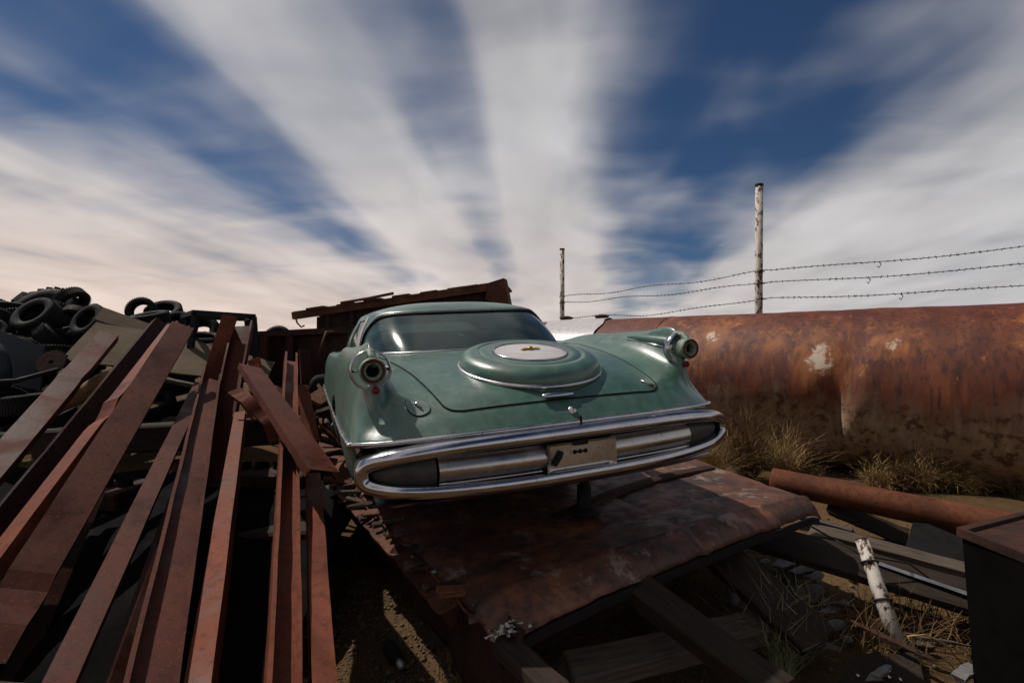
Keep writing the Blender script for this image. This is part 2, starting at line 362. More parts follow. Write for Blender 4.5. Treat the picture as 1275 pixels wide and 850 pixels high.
def revolve(prof, k=24, axis='y', c=(0, 0, 0), a0=0, a1=2 * math.pi):
    """prof = [(radius, along)]; revolve round an axis"""
    V, Fc = [], []; full = abs(a1 - a0 - 2 * math.pi) < 1e-6; m = k if full else k + 1
    for i in range(m):
        a = a0 + (a1 - a0) * i / k
        for r, t in prof:
            p = {'y': (r * math.cos(a), t, r * math.sin(a)), 'z': (r * math.cos(a), r * math.sin(a), t), 'x': (t, r * math.cos(a), r * math.sin(a))}[axis]
            V.append(Vector(p) + Vector(c))
    n = len(prof)
    for i in range(k):
        i2 = (i + 1) % m
        for j in range(n - 1): Fc.append((i * n + j, i * n + j + 1, i2 * n + j + 1, i2 * n + j))
    return V, Fc
def catmull(pts, t):
    n = len(pts); i = min(int(t), n - 2); f = t - i
    p1, p2 = pts[i], pts[i + 1]; p0 = pts[i - 1] if i > 0 else 2 * p1 - p2; p3 = pts[i + 2] if i + 2 < n else 2 * p2 - p1
    return .5 * ((2 * p1) + (p2 - p0) * f + (2 * p0 - 5 * p1 + 4 * p2 - p3) * f * f + (3 * p1 - p0 - 3 * p2 + p3) * f ** 3)
def smoothpath(pts, n):
    P = [np.array(p, float) for p in pts]
    return [Vector(catmull(P, (len(P) - 1) * i / (n - 1))) for i in range(n)]
def nz(x, y, z=0.0, s=1.0): return mnoise.noise(Vector((x * s, y * s, z * s)))

# ------------------------------------------------------------------ ground
def gheight(x, y):
    h = 0.05 * nz(x, y, 0, .9) + 0.02 * nz(x, y, 3, 3.1)
    h += 1.35 * math.exp(-(((x + 6.5) / 3.6) ** 2 + ((y - 8.3) / 2.6) ** 2))        # under the tyre heap
    h += 0.42 * math.exp(-(((x + 3.2) / 1.3) ** 2 + ((y - 5.4) / 1.4) ** 2))
    h += 0.12 * math.exp(-(((x - 4.0) / 2.0) ** 2 + ((y - 4.9) / 1.0) ** 2))
    far = max(0.0, math.hypot(x, y) - 22) / 30
    return h * max(0.0, 1 - far)
def build_ground():
    def axis(lo, hi, fine_lo, fine_hi, step):
        a = list(np.arange(fine_lo, fine_hi + 1e-6, step)); b = fine_hi; s = step
        up = []
        while b < hi: s *= 1.35; b += s; up.append(min(b, hi))
        b = fine_lo; s = step; dn = []
        while b > lo: s *= 1.35; b -= s; dn.append(max(b, lo))
        return dn[::-1] + a + up
    X = axis(-900, 900, -9, 9, .14); Y = axis(-60, 1500, 1, 14, .14); n = len(X)
    V = [(x, y, gheight(x, y)) for y in Y for x in X]
    Fc = [(j * n + i, j * n + i + 1, (j + 1) * n + i + 1, (j + 1) * n + i) for j in range(len(Y) - 1) for i in range(n - 1)]
    o = mesh_obj('ground', V, Fc, 'ground', None, True, 'structure')
    # loose gravel on the bare strip: uncountable
    V, Fc = [], []
    ico = [(0, 0, 1), (.9, 0, .1), (.28, .85, -.1), (-.72, .53, .1), (-.72, -.53, -.1), (.28, -.85, .1), (0, 0, -.8)]
    icf = [(0, 1, 2), (0, 2, 3), (0, 3, 4), (0, 4, 5), (0, 5, 1), (6, 2, 1), (6, 3, 2), (6, 4, 3), (6, 5, 4), (6, 1, 5)]
    for i in range(13000):
        if i < 10500: x, y = random.uniform(-1.35, .15), random.uniform(1.9, 4.6)
        else: x, y = random.uniform(.3, 4.5), random.uniform(2.2, 5.0)
        r = random.uniform(.003, .009) if random.random() < .93 else random.uniform(.01, .024); b = len(V); z = gheight(x, y); a = random.uniform(0, 6.3); ca, sa = math.cos(a), math.sin(a)
        for p in ico:
            q = (p[0] * random.uniform(.7, 1.3), p[1] * random.uniform(.7, 1.2), p[2] * .7)
            V.append((x + r * (q[0] * ca - q[1] * sa), y + r * (q[0] * sa + q[1] * ca), z + r * (q[2] + .3)))
        Fc += [tuple(k + b for k in f) for f in icf]
    g = mesh_obj('gravel', V, Fc, 'pebble', None, True, 'stuff'); tag(g, 'sandy brown gravel on the bare ground beside the car', 'gravel')
build_ground()

# ------------------------------------------------------------------ the green sedan
CAR = empty('sedan_car', (0.318, 2.443, .680))
Mc = Matrix.Rotation(R(21.44), 4, 'Z') @ Matrix.Rotation(R(.32), 4, 'X') @ Matrix.Rotation(R(-3.14), 4, 'Y')
CAR.rotation_euler = Mc.to_euler('XYZ')
tag(CAR, 'faded green finned vintage sedan seen from behind, stacked on a crushed car', 'car')

G = [  # guide columns from the centre outwards; rows from the rear lower edge forward
 [(0,-.045,.673),(0,.055,.757),(0,.2,.835),(0,.55,.925),(0,.95,.975),(0,1.25,.995),(0,2.1,1.0),(0,3.0,1.0),(0,4.05,.99),(0,4.8,.97),(0,5.4,.92),(0,5.55,.78)],
 [(.33,-.035,.671),(.33,.062,.754),(.34,.205,.83),(.36,.55,.917),(.38,.95,.969),(.4,1.28,.99),(.42,2.1,1.0),(.42,3.0,1.0),(.4,4.02,.985),(.38,4.8,.965),(.36,5.38,.91),(.36,5.53,.77)],
 [(.585,.0,.666),(.578,.085,.744),(.60,.225,.812),(.645,.58,.902),(.70,1.0,.958),(.755,1.45,.99),(.80,2.1,.99),(.80,3.0,.985),(.77,3.9,.975),(.68,4.8,.95),(.64,5.32,.90),(.63,5.48,.76)],
 [(.775,.055,.658),(.745,.125,.732),(.752,.265,.828),(.772,.6,.942),(.80,1.0,.985),(.84,1.45,1.0),(.865,2.1,.99),(.87,3.0,.98),(.84,3.9,.97),(.78,4.8,.95),(.74,5.3,.91),(.73,5.45,.76)],
 [(.885,.10,.652),(.828,.185,.745),(.822,.325,.905),(.838,.62,1.015),(.86,1.0,1.04),(.88,1.45,1.03),(.90,2.1,.99),(.905,3.0,.975),(.89,3.9,.965),(.84,4.8,.955),(.80,5.28,.93),(.79,5.42,.76)],
 [(.935,.14,.648),(.862,.215,.765),(.862,.312,1.042),(.874,.62,1.058),(.89,1.0,1.050),(.905,1.45,1.048),(.925,2.1,.985),(.93,3.0,.965),(.92,3.9,.955),(.88,4.8,.95),(.84,5.26,.93),(.83,5.4,.75)],
 [(.955,.165,.645),(.888,.225,.765),(.888,.312,1.042),(.90,.62,1.052),(.918,1.0,1.042),(.932,1.45,1.03),(.945,2.1,.97),(.95,3.0,.95),(.945,3.9,.94),(.91,4.8,.93),(.87,5.26,.90),(.86,5.4,.74)],
 [(.972,.19,.642),(.915,.26,.768),(.925,.37,.905),(.945,.62,.935),(.962,1.0,.93),(.972,1.45,.91),(.98,2.1,.87),(.985,3.0,.85),(.98,3.9,.85),(.95,4.8,.84),(.90,5.25,.80),(.89,5.38,.70)],
 [(.982,.22,.636),(.968,.30,.70),(.975,.42,.75),(.985,.62,.765),(.992,1.0,.765),(.997,1.45,.76),(1.0,2.1,.75),(1.0,3.0,.74),(.995,3.9,.74),(.965,4.8,.73),(.92,5.22,.70),(.91,5.36,.62)],
 [(.985,.25,.62),(.993,.35,.62),(.998,.45,.62),(1.003,.62,.62),(1.006,1.0,.62),(1.008,1.45,.62),(1.01,2.1,.61),(1.01,3.0,.60),(1.005,3.9,.60),(.975,4.8,.59),(.93,5.2,.58),(.92,5.34,.54)],
 [(.95,.28,.44),(.955,.38,.42),(.96,.48,.40),(.965,.62,.38),(.97,1.0,.36),(.97,1.45,.35),(.97,2.1,.33),(.97,3.0,.32),(.965,3.9,.33),(.94,4.8,.35),(.90,5.15,.38),(.89,5.28,.42)],
]
GA = np.array(G)                                     # [col,row,3]
mir = GA[1:2] * np.array([-1, 1, 1])
def S(u, v):
    """smooth body surface of the right half"""
    cols = []
    i = min(int(u), len(G) - 2); f = u - i
    def col(j):
        if j < 0: return catmull([r for r in mir[0]], v)
        if j > len(G) - 1: return 2 * catmull(GA[-1], v) - catmull(GA[-2], v)
        return catmull(GA[j], v)
    p0, p1, p2, p3 = col(i - 1), col(i), col(i + 1), col(i + 2)
    return .5 * ((2 * p1) + (p2 - p0) * f + (2 * p0 - 5 * p1 + 4 * p2 - p3) * f * f + (3 * p1 - p0 - 3 * p2 + p3) * f ** 3)
def surf_patch(us, vs, keep=None, off=0.0):
    V, Fc = [], []; nu, nv = len(us), len(vs)
    P = [[S(u, v) for v in vs] for u in us]
    for side in (1, -1):
        b = len(V)
        for i in range(nu):
            for j in range(nv):
                p = P[i][j]; V.append(Vector((p[0] * side, p[1], p[2])))
        for i in range(nu - 1):
            for j in range(nv - 1):
                if keep and not keep((us[i] + us[i + 1]) / 2, (vs[j] + vs[j + 1]) / 2, P[i][j]): continue
                q = (b + i * nv + j, b + i * nv + j + 1, b + (i + 1) * nv + j + 1, b + (i + 1) * nv + j)
                Fc.append(q if side > 0 else q[::-1])
    return V, Fc
def weld(o, d=.0008):
    bm = bmesh.new(); bm.from_mesh(o.data); bmesh.ops.remove_doubles(bm, verts=bm.verts, dist=d)
    bmesh.ops.recalc_face_normals(bm, faces=bm.faces); bm.to_mesh(o.data); bm.free()
def body_keep(u, v, p):
    if u < 2.25 and 5.0 < v < 8.0: return False                       # cabin opening
    for wy in (1.42, 4.62):
        if u > 8.2 and (p[1] - wy) ** 2 + (p[2] - .34) ** 2 < .41 ** 2: return False
    return True
def build_car():
    us = list(np.linspace(0, 10, 81)); vs = list(np.linspace(0, 1, 9)[:-1]) + list(np.linspace(1, 6, 61)[:-1]) + list(np.linspace(6, 11, 31))
    V, Fc = surf_patch(us, vs, body_keep)
    body = mesh_obj('body', V, Fc, 'paint', CAR, True); weld(body); solid(body, .012, -1)
    # trunk lid, proud of the body, with its black seal all round
    def lid_uv(a, t):                                                  # rounded rectangle in (u, v)
        return a, t
    n = 26; um, v0, v1 = 2.0, 1.08, 4.85
    Vl, Fl = [], []
    rows = []
    for j in range(49):
        t = j / 48; v = v0 + (v1 - v0) * t
        d = min((v - v0) / .55, (v1 - v) / .35, 1.0)
        w = um * (1 - .16 * (1 - math.sqrt(max(0, 1 - (1 - d) ** 2))))
        rows.append((v, w))
    eps = 1e-3
    def S2(u, v):
        s = 1 if u >= 0 else -1; p = S(abs(u), v); return np.array((p[0] * s, p[1], p[2]))
    def nrm(u, v):
        a = S2(u + .01, v) - S2(u - .01, v); b = S2(u, v + .01) - S2(u, v - .01); c = np.cross(a, b); return c / np.linalg.norm(c)
    m = 33
    for v, w in rows:
        for i in range(m):
            u = w * (2 * i / (m - 1) - 1); Vl.append(Vector(S2(u, v) + nrm(u, v) * .004))
    for j in range(len(rows) - 1):
        for i in range(m - 1):
            a = j * m + i; Fl.append((a, a + 1, a + m + 1, a + m))
    lid = mesh_obj('trunk_lid', Vl, Fl, 'paint', CAR, True)
    ring = [rows[0]] and [Vl[i] for i in range(m)] + [Vl[j * m + m - 1] for j in range(1, len(rows))] + [Vl[(len(rows) - 1) * m + i] for i in range(m - 2, -1, -1)] + [Vl[j * m] for j in range(len(rows) - 2, 0, -1)]
    tube('seal', [p - Vector((0, 0, .002)) for p in ring], .0042, 'hole', lid, 6, None, True)
    # dummy spare wheel pressing on the lid
    cb = Vector((0, .485, .905)); tilt = math.atan2(.165, .76)
    sp = empty('spare_wheel_cover', cb); sp.parent = CAR; sp.rotation_euler = (tilt, 0, 0)
    prof = [(.392, -.09), (.392, .0), (.389, .026), (.376, .054), (.348, .074), (.31, .083), (.289, .084), (.285, .078), (.280, .083), (.23, .084), (.205, .080)]
    V, Fc = revolve(prof, 72, 'z'); mesh_obj('cover_ring', V, Fc, 'paint', sp, True)
    V, Fc = revolve([(.386, -.012), (.398, -.01), (.403, .0), (.398, .010), (.386, .012)], 72, 'z'); mesh_obj('chrome_band', V, Fc, 'trim', sp, True)
    V, Fc = revolve([(.206, .078), (.212, .084), (.208, .091), (.198, .086)], 64, 'z'); mesh_obj('hub_rim', V, Fc, 'chrome', sp, True)
    V, Fc = revolve([(.200, .082), (.15, .089), (.06, .094), (.0005, .095)], 64, 'z'); mesh_obj('hub_disc', V, Fc, 'white_paint', sp, True)
    # gold eagle emblem: body and two spread wings
    em = [revolve([(.004, 0), (.016, .004), (.020, .010), (.012, .016), (.001, .018)], 14, 'z', (0, 0, .094))]
    for s in (-1, 1):
        for q in range(4): em.append(box_vf((s * (.018 + .010 * q), .004 - .004 * q, .099), (.006, .012 - .0015 * q, .005), Matrix.Rotation(s * -.35, 3, 'Z')))
    V, Fc = join(em); mesh_obj('emblem', V, Fc, 'gold', sp, True)
    # script badge on the spare rim is worn off; rusty chip remains as wear
    # trunk handle and lock
    hb = Vector(S2(-.12, 1.16)) + Vector((0, -.012, .018))
    V, Fc = sweep([hb + Vector((x, 0, 0)) for x in (-.085, -.07, -.03, .04, .075, .088)], [(-.016, -.006), (.0, -.010), (.016, -.006), (.018, .004), (.0, .014), (-.018, .004)], Vector((0, -.3, 1)), scales=[.4, .9, 1, 1, .8, .3])
    mesh_obj('trunk_handle', V, Fc, 'chrome', CAR, True)
    lk = Vector((0, -.0, .715)); rot = Matrix.Rotation(R(-32), 3, 'X')
    V, Fc = revolve([(.0005, -.016), (.008, -.016), (.010, -.012), (.017, -.012), (.021, -.006), (.021, .012)], 20, 'y'); V = [rot @ v + lk for v in V]
    mesh_obj('trunk_lock', V, Fc, 'trim', CAR, True)
    V, Fc = box_vf((0.012, -.052, .676), (.006, .012, .022)); bevel(mesh_obj('lock_tab', V, Fc, 'black_steel', CAR), .003)
    pa, pb = Vector(S2(1.62, 1.75) + nrm(1.62, 1.75) * .008), Vector(S2(1.86, 1.32) + nrm(1.86, 1.32) * .008)
    tube('badge_strip', [pa, pa.lerp(pb, .5) + Vector((0, 0, .003)), pb], .004, 'trim', lid, 6)
    tube('badge_stain', [pa.lerp(pb, .55), pa.lerp(pb, .95)], .007, 'rust', lid, 6)
    # fuel door on the left quarter, with its pull
    fu = [Vector(S2(-(2.62 + .33 * math.cos(a)), 1.55 + .42 * math.sin(a)) + nrm(-2.62, 1.5) * .002) for a in np.linspace(0, 2 * math.pi, 33)[:-1]]
    cF = sum(fu, Vector()) / len(fu)
    fd = mesh_obj('fuel_door', [cF + Vector(nrm(-2.62, 1.55)) * .006] + [p + Vector(nrm(-2.62, 1.55)) * .004 for p in fu], [(0, i + 1, (i + 1) % 32 + 1) for i in range(32)], 'paint', CAR, True)
    tube('seal', fu, .003, 'hole', fd, 6, None, True)
    tube('pull', [cF + Vector((-.012, .012, .024)), cF + Vector((.0, -.006, .014)), cF + Vector((.012, -.03, .0))], .005, 'chrome', fd, 6)
    # chrome strip round the lower rear edge and along both flanks
    path = [Vector(S2(u, 0.0)) + Vector((0, -.006, -.004)) for u in np.linspace(-8.6, 8.6, 90)]
    V, Fc = sweep(path, [(-.009, -.011), (.009, -.011), (.012, 0), (.009, .011), (-.009, .011)], Vector((0, 0, 1))); mesh_obj('rear_trim', V, Fc, 'trim', CAR, True)
    for s in (-1, 1):
        path = [Vector(S2(s * 8.95, v)) + Vector((s * .006, 0, 0)) for v in np.linspace(.05, 10.6, 70)]
        V, Fc = sweep(path, circ(.011, 8), Vector((0, 0, 1))); mesh_obj('side_trim', V, Fc, 'trim', CAR, True)
    # under-body pan
    V, Fc = box_vf((0, 2.9, .36), (.90, 2.3, .05)); mesh_obj('underbody', V, Fc, 'rust_dark', CAR)
    V, Fc = box_vf((0, .36, .47), (.80, .26, .06)); bevel(mesh_obj('fuel_tank', V, Fc, 'rust_dark', CAR), .04)
    # gun-sight tail lamps standing at the fin tips
    for s in (-1, 1):
        c = Vector((s * .878, .195, .955))
        V, Fc = revolve([(.030, .06), (.030, .004), (.040, .0), (.046, -.004), (.056, .0), (.060, .012), (.057, .05), (.046, .14), (.040, .26), (.028, .45), (.008, .62)], 28, 'y', c)
        lamp = mesh_obj('tail_lamp', V, Fc, 'paint_chipped', CAR, True)
        V, Fc = revolve([(.0005, .05), (.031, .05)], 20, 'y', c); mesh_obj('socket', V, Fc, 'hole', lamp)
        V, Fc = revolve([(.040, -.001), (.046, -.0065), (.053, -.002)], 28, 'y', c); mesh_obj('bezel', V, Fc, 'rust', lamp, True)
        V, Fc = revolve([(.084, .085), (.084, .125), (.088, .129), (.094, .125), (.095, .105), (.094, .085), (.088, .081), (.084, .085)], 40, 'y', c)
        hoop = mesh_obj('lamp_hoop', V, Fc, 'chrome', CAR, True)
        for a in (0, 90, 180, 270):
            d = Vector((math.cos(R(a)), 0, math.sin(R(a)))); V, Fc = sweep([c + d * .04 + Vector((0, .09, 0)), c + d * .09 + Vector((0, .105, 0))], circ(.007, 6), Vector((0, 1, 0))); mesh_obj('spoke', V, Fc, 'chrome', hoop, True)
        # horn of the fin dropping to the lamp
        V, Fc = sweep([Vector((s * .877, .40, 1.048)), Vector((s * .877, .31, 1.044)), Vector((s * .877, .25, 1.034)), Vector((s * .876, .225, 1.012)), Vector((s * .875, .225, .97))], [(-.016, -.012), (.016, -.012), (.018, .006), (.0, .016), (-.018, .006)], Vector((0, .3, 1)))
        horn = mesh_obj('fin_tip', V, Fc, 'paint_chipped', CAR, True)
        sp_ = smoothpath([(s * .868, .30, .985), (s * .856, .42, 1.0), (s * .846, .58, 1.016), (s * .842, .76, 1.03)], 14)
        tube('lamp_spear', sp_, .034, 'paint', CAR, 12, None, False, [1, 1, 1, .98, .95, .92, .88, .83, .77, .7, .6, .48, .32, .12])
        tube('spear_trim', [Vector((s * .838, .30, .955)), Vector((s * .826, .50, .985)), Vector((s * .826, .74, 1.012))], .005, 'trim', CAR, 6)
        V, Fc = revolve([(.0005, -.014), (.012, -.012), (.017, -.004), (.018, .01)], 16, 'y', (s * .868, .222, .866)); mesh_obj('reflector', V, Fc, 'red_lens', CAR, True)
    # ---------------- greenhouse
    import functools
    def ring(th, t):
        k = t ** 1.12
        a = .825 + (.69 - .825) * k; y0 = 1.16 + (1.70 - 1.16) * t; y1 = 4.10 + (3.30 - 4.10) * t
        yc, b = (y0 + y1) / 2, (y1 - y0) / 2; n = 2 / 3.4; cx, sx = math.cos(th), math.sin(th)
        bulge = .022 * math.sin(math.pi * t)
        return Vector(((a + bulge) * math.copysign(abs(cx) ** n, cx), yc + (b + bulge) * math.copysign(abs(sx) ** n, sx), .985 + .315 * t))
    def ss(a, b, x): q = min(1, max(0, (x - a) / (b - a))); return q * q * (3 - 2 * q)
    def top(th):                                                      # height of the opening at angle th (0 = pillar)
        d = abs(((math.degrees(th) + 90 + 180) % 360) - 180)           # degrees off the rear centre
        if d < 68: return .92 * math.sqrt(max(0, 1 - (d / 68) ** 8))
        if 74 < d < 106 and not 89 < d < 91: return .84 * min(1, ((d - 74) / 1.2) ** .5, ((106 - d) / 1.2) ** .5, (abs(d - 90) - 1) / .3 if abs(d - 90) > 1 else 0)
        if d > 112: return .87 * math.sqrt(max(0, 1 - ((180 - d) / 68) ** 8))
        return 0.0
    ths = sorted(set([R(x) for x in np.arange(-180, 180, 2.0)] + [R(x - 90) for b in (68, 74, 89, 91, 106, 112) for x in (b - 1.2, b - .5, b - .15, b, b + .15, b + .5, b + 1.2, -b - 1.2, -b - .5, -b - .15, -b, -b + .15, -b + .5, -b + 1.2)]))
    ths = sorted(set(round(((t + math.pi) % (2 * math.pi)) - math.pi, 5) for t in ths))
    V, Fc = [], []; K = 8; DM = 12; n = len(ths)
    for th in ths:
        t0 = top(th)
        for k in range(K + 1): V.append(ring(th, t0 + (1 - t0) * k / K))
        e = ring(th, 1.0); cy = 2.5
        for k in range(1, DM + 1):
            s = 1 - k / DM * .995; V.append(Vector((e.x * s, cy + (e.y - cy) * s, 1.30 + .092 * (1 - s ** 2.6) ** .9)))
    W = K + 1 + DM
    for i in range(n):
        i2 = (i + 1) % n
        for k in range(W - 1): Fc.append((i * W + k, i2 * W + k, i2 * W + k + 1, i * W + k + 1))
    roof = mesh_obj('roof', V, Fc, 'paint', CAR, True); weld(roof, .0005); solid(roof, .02, -1)
    def pane(name, lo, hi, nn, t1=0.0):
        V, Fc = [], []; A = [R(x - 90) for x in np.linspace(lo, hi, nn)]; KK = 8
        for th in A:
            tt = max(top(th), .0)
            for k in range(KK + 1):
                p = ring(th, .015 + (tt - .005) * k / KK if tt > .02 else .015); c = Vector((0, 2.5, p.z)); V.append(p + (c - p).normalized() * .008)
        for i in range(nn - 1):
            for k in range(KK): Fc.append((i * (KK + 1) + k, (i + 1) * (KK + 1) + k, (i + 1) * (KK + 1) + k + 1, i * (KK + 1) + k + 1))
        return mesh_obj(name, V, Fc, 'glass', CAR, True)
    rw = pane('rear_window', -67.8, 67.8, 90)
    pane('windshield', 112.3, 247.7, 70)
    for s in (-1, 1):
        for lo, hi in ((74.1, 88.9), (91.1, 105.9)): pane('side_window', *( (lo, hi) if s > 0 else (-hi, -lo)), 16)
    def trimpath(lo, hi, nn, out=.004):
        P = []
        for x in np.linspace(lo, hi, nn):
            th = R(x - 90); p = ring(th, top(th)); c = Vector((0, 2.5, p.z - .2)); P.append(p + (p - c).normalized() * out)
        return P
    tp = trimpath(-67.99, 67.99, 140)
    tube('gasket', [p - Vector((0, .002, .006)) for p in tp], .011, 'hole', rw, 6)
    tube('window_trim', [p + Vector((0, .004, .012)) for p in tp], .0065, 'trim', rw, 6)
    base = [ring(R(x - 90), 0.012) + Vector((0, -.012, .004)) for x in np.linspace(-66, 66, 80)]
    tube('base_trim', base, .012, 'trim', rw, 8)
    for s in (-1, 1):                                                 # pale stripped rear pillars beside the side glass
        V, Fc = [], []
        for x in np.linspace(69.5, 73.6, 6):
            for k in range(9):
                p = ring(R(s * x - 90), .03 + .9 * k / 8); V.append(p + Vector((s * .004, 0, 0)))
        for i in range(5):
            for k in range(8):
                q = (i * 9 + k, (i + 1) * 9 + k, (i + 1) * 9 + k + 1, i * 9 + k + 1); Fc.append(q)
        mesh_obj('pillar_cover', V, Fc, 'pillar_white', CAR, True)
    # dashboard shelf, parcel shelf, seats, steering wheel
    for nm, c, h in (('parcel_shelf', (0, 1.50, .93), (.68, .22, .02)), ('dashboard', (0, 3.72, .93), (.72, .14, .08))):
        V, Fc = box_vf(c, h); bevel(mesh_obj(nm, V, Fc, 'seat', CAR), .02)
    for y in (1.95, 3.0):
        V, Fc = join([box_vf((0, y + .28, .52), (.66, .28, .12)), box_vf((0, y, .84), (.66, .09, .29), Matrix.Rotation(R(14), 3, 'X'))])
        o = mesh_obj('bench_seat', V, Fc, 'seat', CAR); bevel(o, .05, 3)
    wc = Vector((-.38, 3.36, 1.0)); rr = Matrix.Rotation(R(-62), 3, 'X')
    tube('steering_wheel', [wc + rr @ Vector((.2 * math.cos(a), .2 * math.sin(a), 0)) for a in np.linspace(0, 2 * math.pi, 33)[:-1]], .012, 'seat', CAR, 6, None, True)
    tube('loose_trim_strip', [Vector((-.10, 1.62, 1.11)), Vector((.05, 1.60, 1.04))], .010, 'trim', CAR, 6)
    V, Fc = sweep([Vector((-.72, 1.42, .34)), Vector((.72, 1.42, .34))], circ(.045, 10)); mesh_obj('rear_axle', V, Fc, 'rust_dark', CAR, True)
    # firewall and grille closing the hidden front
    V, Fc = box_vf((0, 5.40, .62), (.86, .03, .16)); bevel(mesh_obj('grille', V, Fc, 'trim', CAR), .02)
    V, Fc = sweep(smoothpath([(-.98, 5.15, .50), (-.9, 5.5, .50), (0, 5.66, .50), (.9, 5.5, .50), (.98, 5.15, .50)], 40), circ(.07, 10, .10)); mesh_obj('front_bumper', V, Fc, 'chrome', CAR, True)
    V, Fc = box_vf((0, 4.15, .68), (.86, .02, .30)); mesh_obj('firewall', V, Fc, 'rust_dark', CAR)
    for s in (-1, 1):
        V, Fc = revolve([(.0005, .06), (.08, .05), (.10, .0)], 20, 'y', (s * .72, 5.36, .80)); mesh_obj('headlight', V, Fc, 'lens', CAR, True)
        V, Fc = revolve([(.0005, s * .04), (.14, s * .04), (.145, .0), (.145, -s * .05)], 24, 'x', (s * .72, 1.42, .34)); mesh_obj('brake_drum', V, Fc, 'rust_dark', CAR, True)
        for wy in (4.62,):
            V, Fc = revolve([(.20, -.09), (.30, -.10), (.345, -.07), (.35, 0), (.345, .07), (.30, .10), (.20, .09)], 32, 'x', (s * .78, wy, .345))
            w = mesh_obj('wheel', V, Fc, 'rubber', CAR, True)
            V, Fc = revolve([(.205, s * .09), (.19, s * .06), (.10, s * .08), (.0005, s * .085)], 24, 'x', (s * .78, wy, .345)); mesh_obj('rim', V, Fc, 'rust', w, True)
    # ---------------- rear bumper: a bright oval loop round recessed panels
    bp = empty('rear_bumper', (0, 0, 0)); bp.parent = CAR
    def plan(x): ax = abs(x); return -.075 + .10 * (ax / .9) ** 2.6 + 1.3 * max(0.0, ax - .80) ** 2
    zc, hz, xe = .526, .084, .95
    loop = []
    for i in range(200):
        a = 2 * math.pi * (i + .5) / 200; cx, sz = math.cos(a), math.sin(a)
        loop.append((xe * math.copysign(abs(cx) ** .66, cx), zc + (.010 if sz > 0 else 0) * abs(sz) + hz * math.copysign(abs(sz) ** .66, sz)))
    path = [Vector((x, plan(x), z)) for x, z in loop]
    n = len(path); V, Fc = [], []
    sec = [(.032, -.12), (.042, -.05), (.041, -.008), (.033, .016), (.010, .026), (-.010, .022), (-.019, .006), (-.020, -.07)]   # (outward, rearward)
    sec = [tuple(p) for p in np.array([catmull([np.array(q, float) for q in sec], t) for t in np.linspace(0, 7, 22)])]
    ctr = [Vector((max(-.86, min(.86, p.x)), p.y, zc)) for p in path]
    for i, p in enumerate(path):
        t = (path[(i + 1) % n] - path[i - 1]).normalized(); bk = Vector((0, -1, 0)); ow = t.cross(bk).normalized()
        if ow.dot(p - ctr[i]) < 0: ow = -ow
        en = ss(.70, .97, abs(p.x))
        for q_, (o_, r_) in enumerate(sec):
            far_ = max(0.0, 1 - q_ / 5.0); V.append(p + ow * (o_ - .03 * far_ * en) + bk * (r_ - .24 * far_ * en))
    k = len(sec)
    for i in range(n):
        for j in range(k - 1): Fc.append((i * k + j, i * k + j + 1, ((i + 1) % n) * k + j + 1, ((i + 1) % n) * k + j))
    mesh_obj('bumper_loop', V, Fc, 'chrome', bp, True)
    def strip(name, x0, x1, z0, z1, dep, mat, crown=0.0, nn=24, mz=10, taper=None):
        V, Fc = [], []
        for i in range(nn + 1):
            x = x0 + (x1 - x0) * i / nn; zz0, zz1 = (z0, z1) if taper is None else taper(x, z0, z1)
            for j in range(mz + 1):
                t = j / mz; V.append(Vector((x, plan(x) + dep - crown * math.sin(math.pi * t) ** .8 * (1 if taper is None else min(1, (zz1 - zz0) / (z1 - z0))), zz0 + (zz1 - zz0) * t)))
        for i in range(nn):
            for j in range(mz): a = i * (mz + 1) + j; Fc.append((a, a + 1, a + mz + 2, a + mz + 1))
        return mesh_obj(name, V, Fc, mat, bp, True)
    strip('recess_panel', -.92, .92, .452, .60, .055, 'black_steel')
    for s in (-1, 1):
        a, b = sorted((s * .175, s * .655)); strip('bumper_panel', a, b, .468, .584, .030, 'satin', .040)
        V, Fc = sweep([Vector((x, plan(x) + .012, .471)) for x in np.linspace(a, b, 16)], circ(.005, 6)); mesh_obj('panel_bead', V, Fc, 'trim', bp, True)
        def tp_(x, z0, z1, s=s):
            q = max(0, (abs(x) - .60) / .325); h = math.sqrt(max(0.0, 1 - q ** 2.6)); c = .526; return c - .057 * h, c + .057 * h
        a, b = sorted((s * .664, s * .922)); strip('backup_lamp', a, b, .460, .580, .030, 'lens', .028, 24, 10, tp_)
    # plate recess: pressed satin tray with its lip, slots and a torn bracket
    V, Fc = [], []
    nx, nz_ = 30, 22
    for i in range(nx + 1):
        for j in range(nz_ + 1):
            x = -.180 + .36 * i / nx; z = .446 + .142 * j / nz_
            e = min(ss(.180, .150, abs(x)), ss(.446, .466, z), ss(.592, .575, z)); V.append(Vector((x, plan(x) - .012 + .030 * e, z)))
    for i in range(nx):
        for j in range(nz_): a = i * (nz_ + 1) + j; Fc.append((a, a + 1, a + nz_ + 2, a + nz_ + 1))
    pl = mesh_obj('plate_recess', V, Fc, 'satin', bp, True)
    y = plan(0) + .0165
    V, Fc = join([revolve([(.0005, 0), (.010, 0), (.010, .006)], 12, 'y', (x, y - .005, .535)) for x in (-.028, 0, .028)] + [box_vf((0, y - .005, .535), (.03, .002, .004))]); mesh_obj('slots', V, Fc, 'hole', pl)
    V, Fc = box_vf((0, y - .001, .535), (.046, .0015, .014)); mesh_obj('slot_plate', V, Fc, 'trim', pl)
    V, Fc = sweep([Vector((-.098, y - .008, .548)), Vector((-.112, y - .012, .522)), Vector((-.138, y - .008, .488))], [(-.012, -.003), (.012, -.003), (.012, .003), (-.012, .003)], Vector((0, -1, 0))); mesh_obj('torn_bracket', V, Fc, 'black_steel', pl)
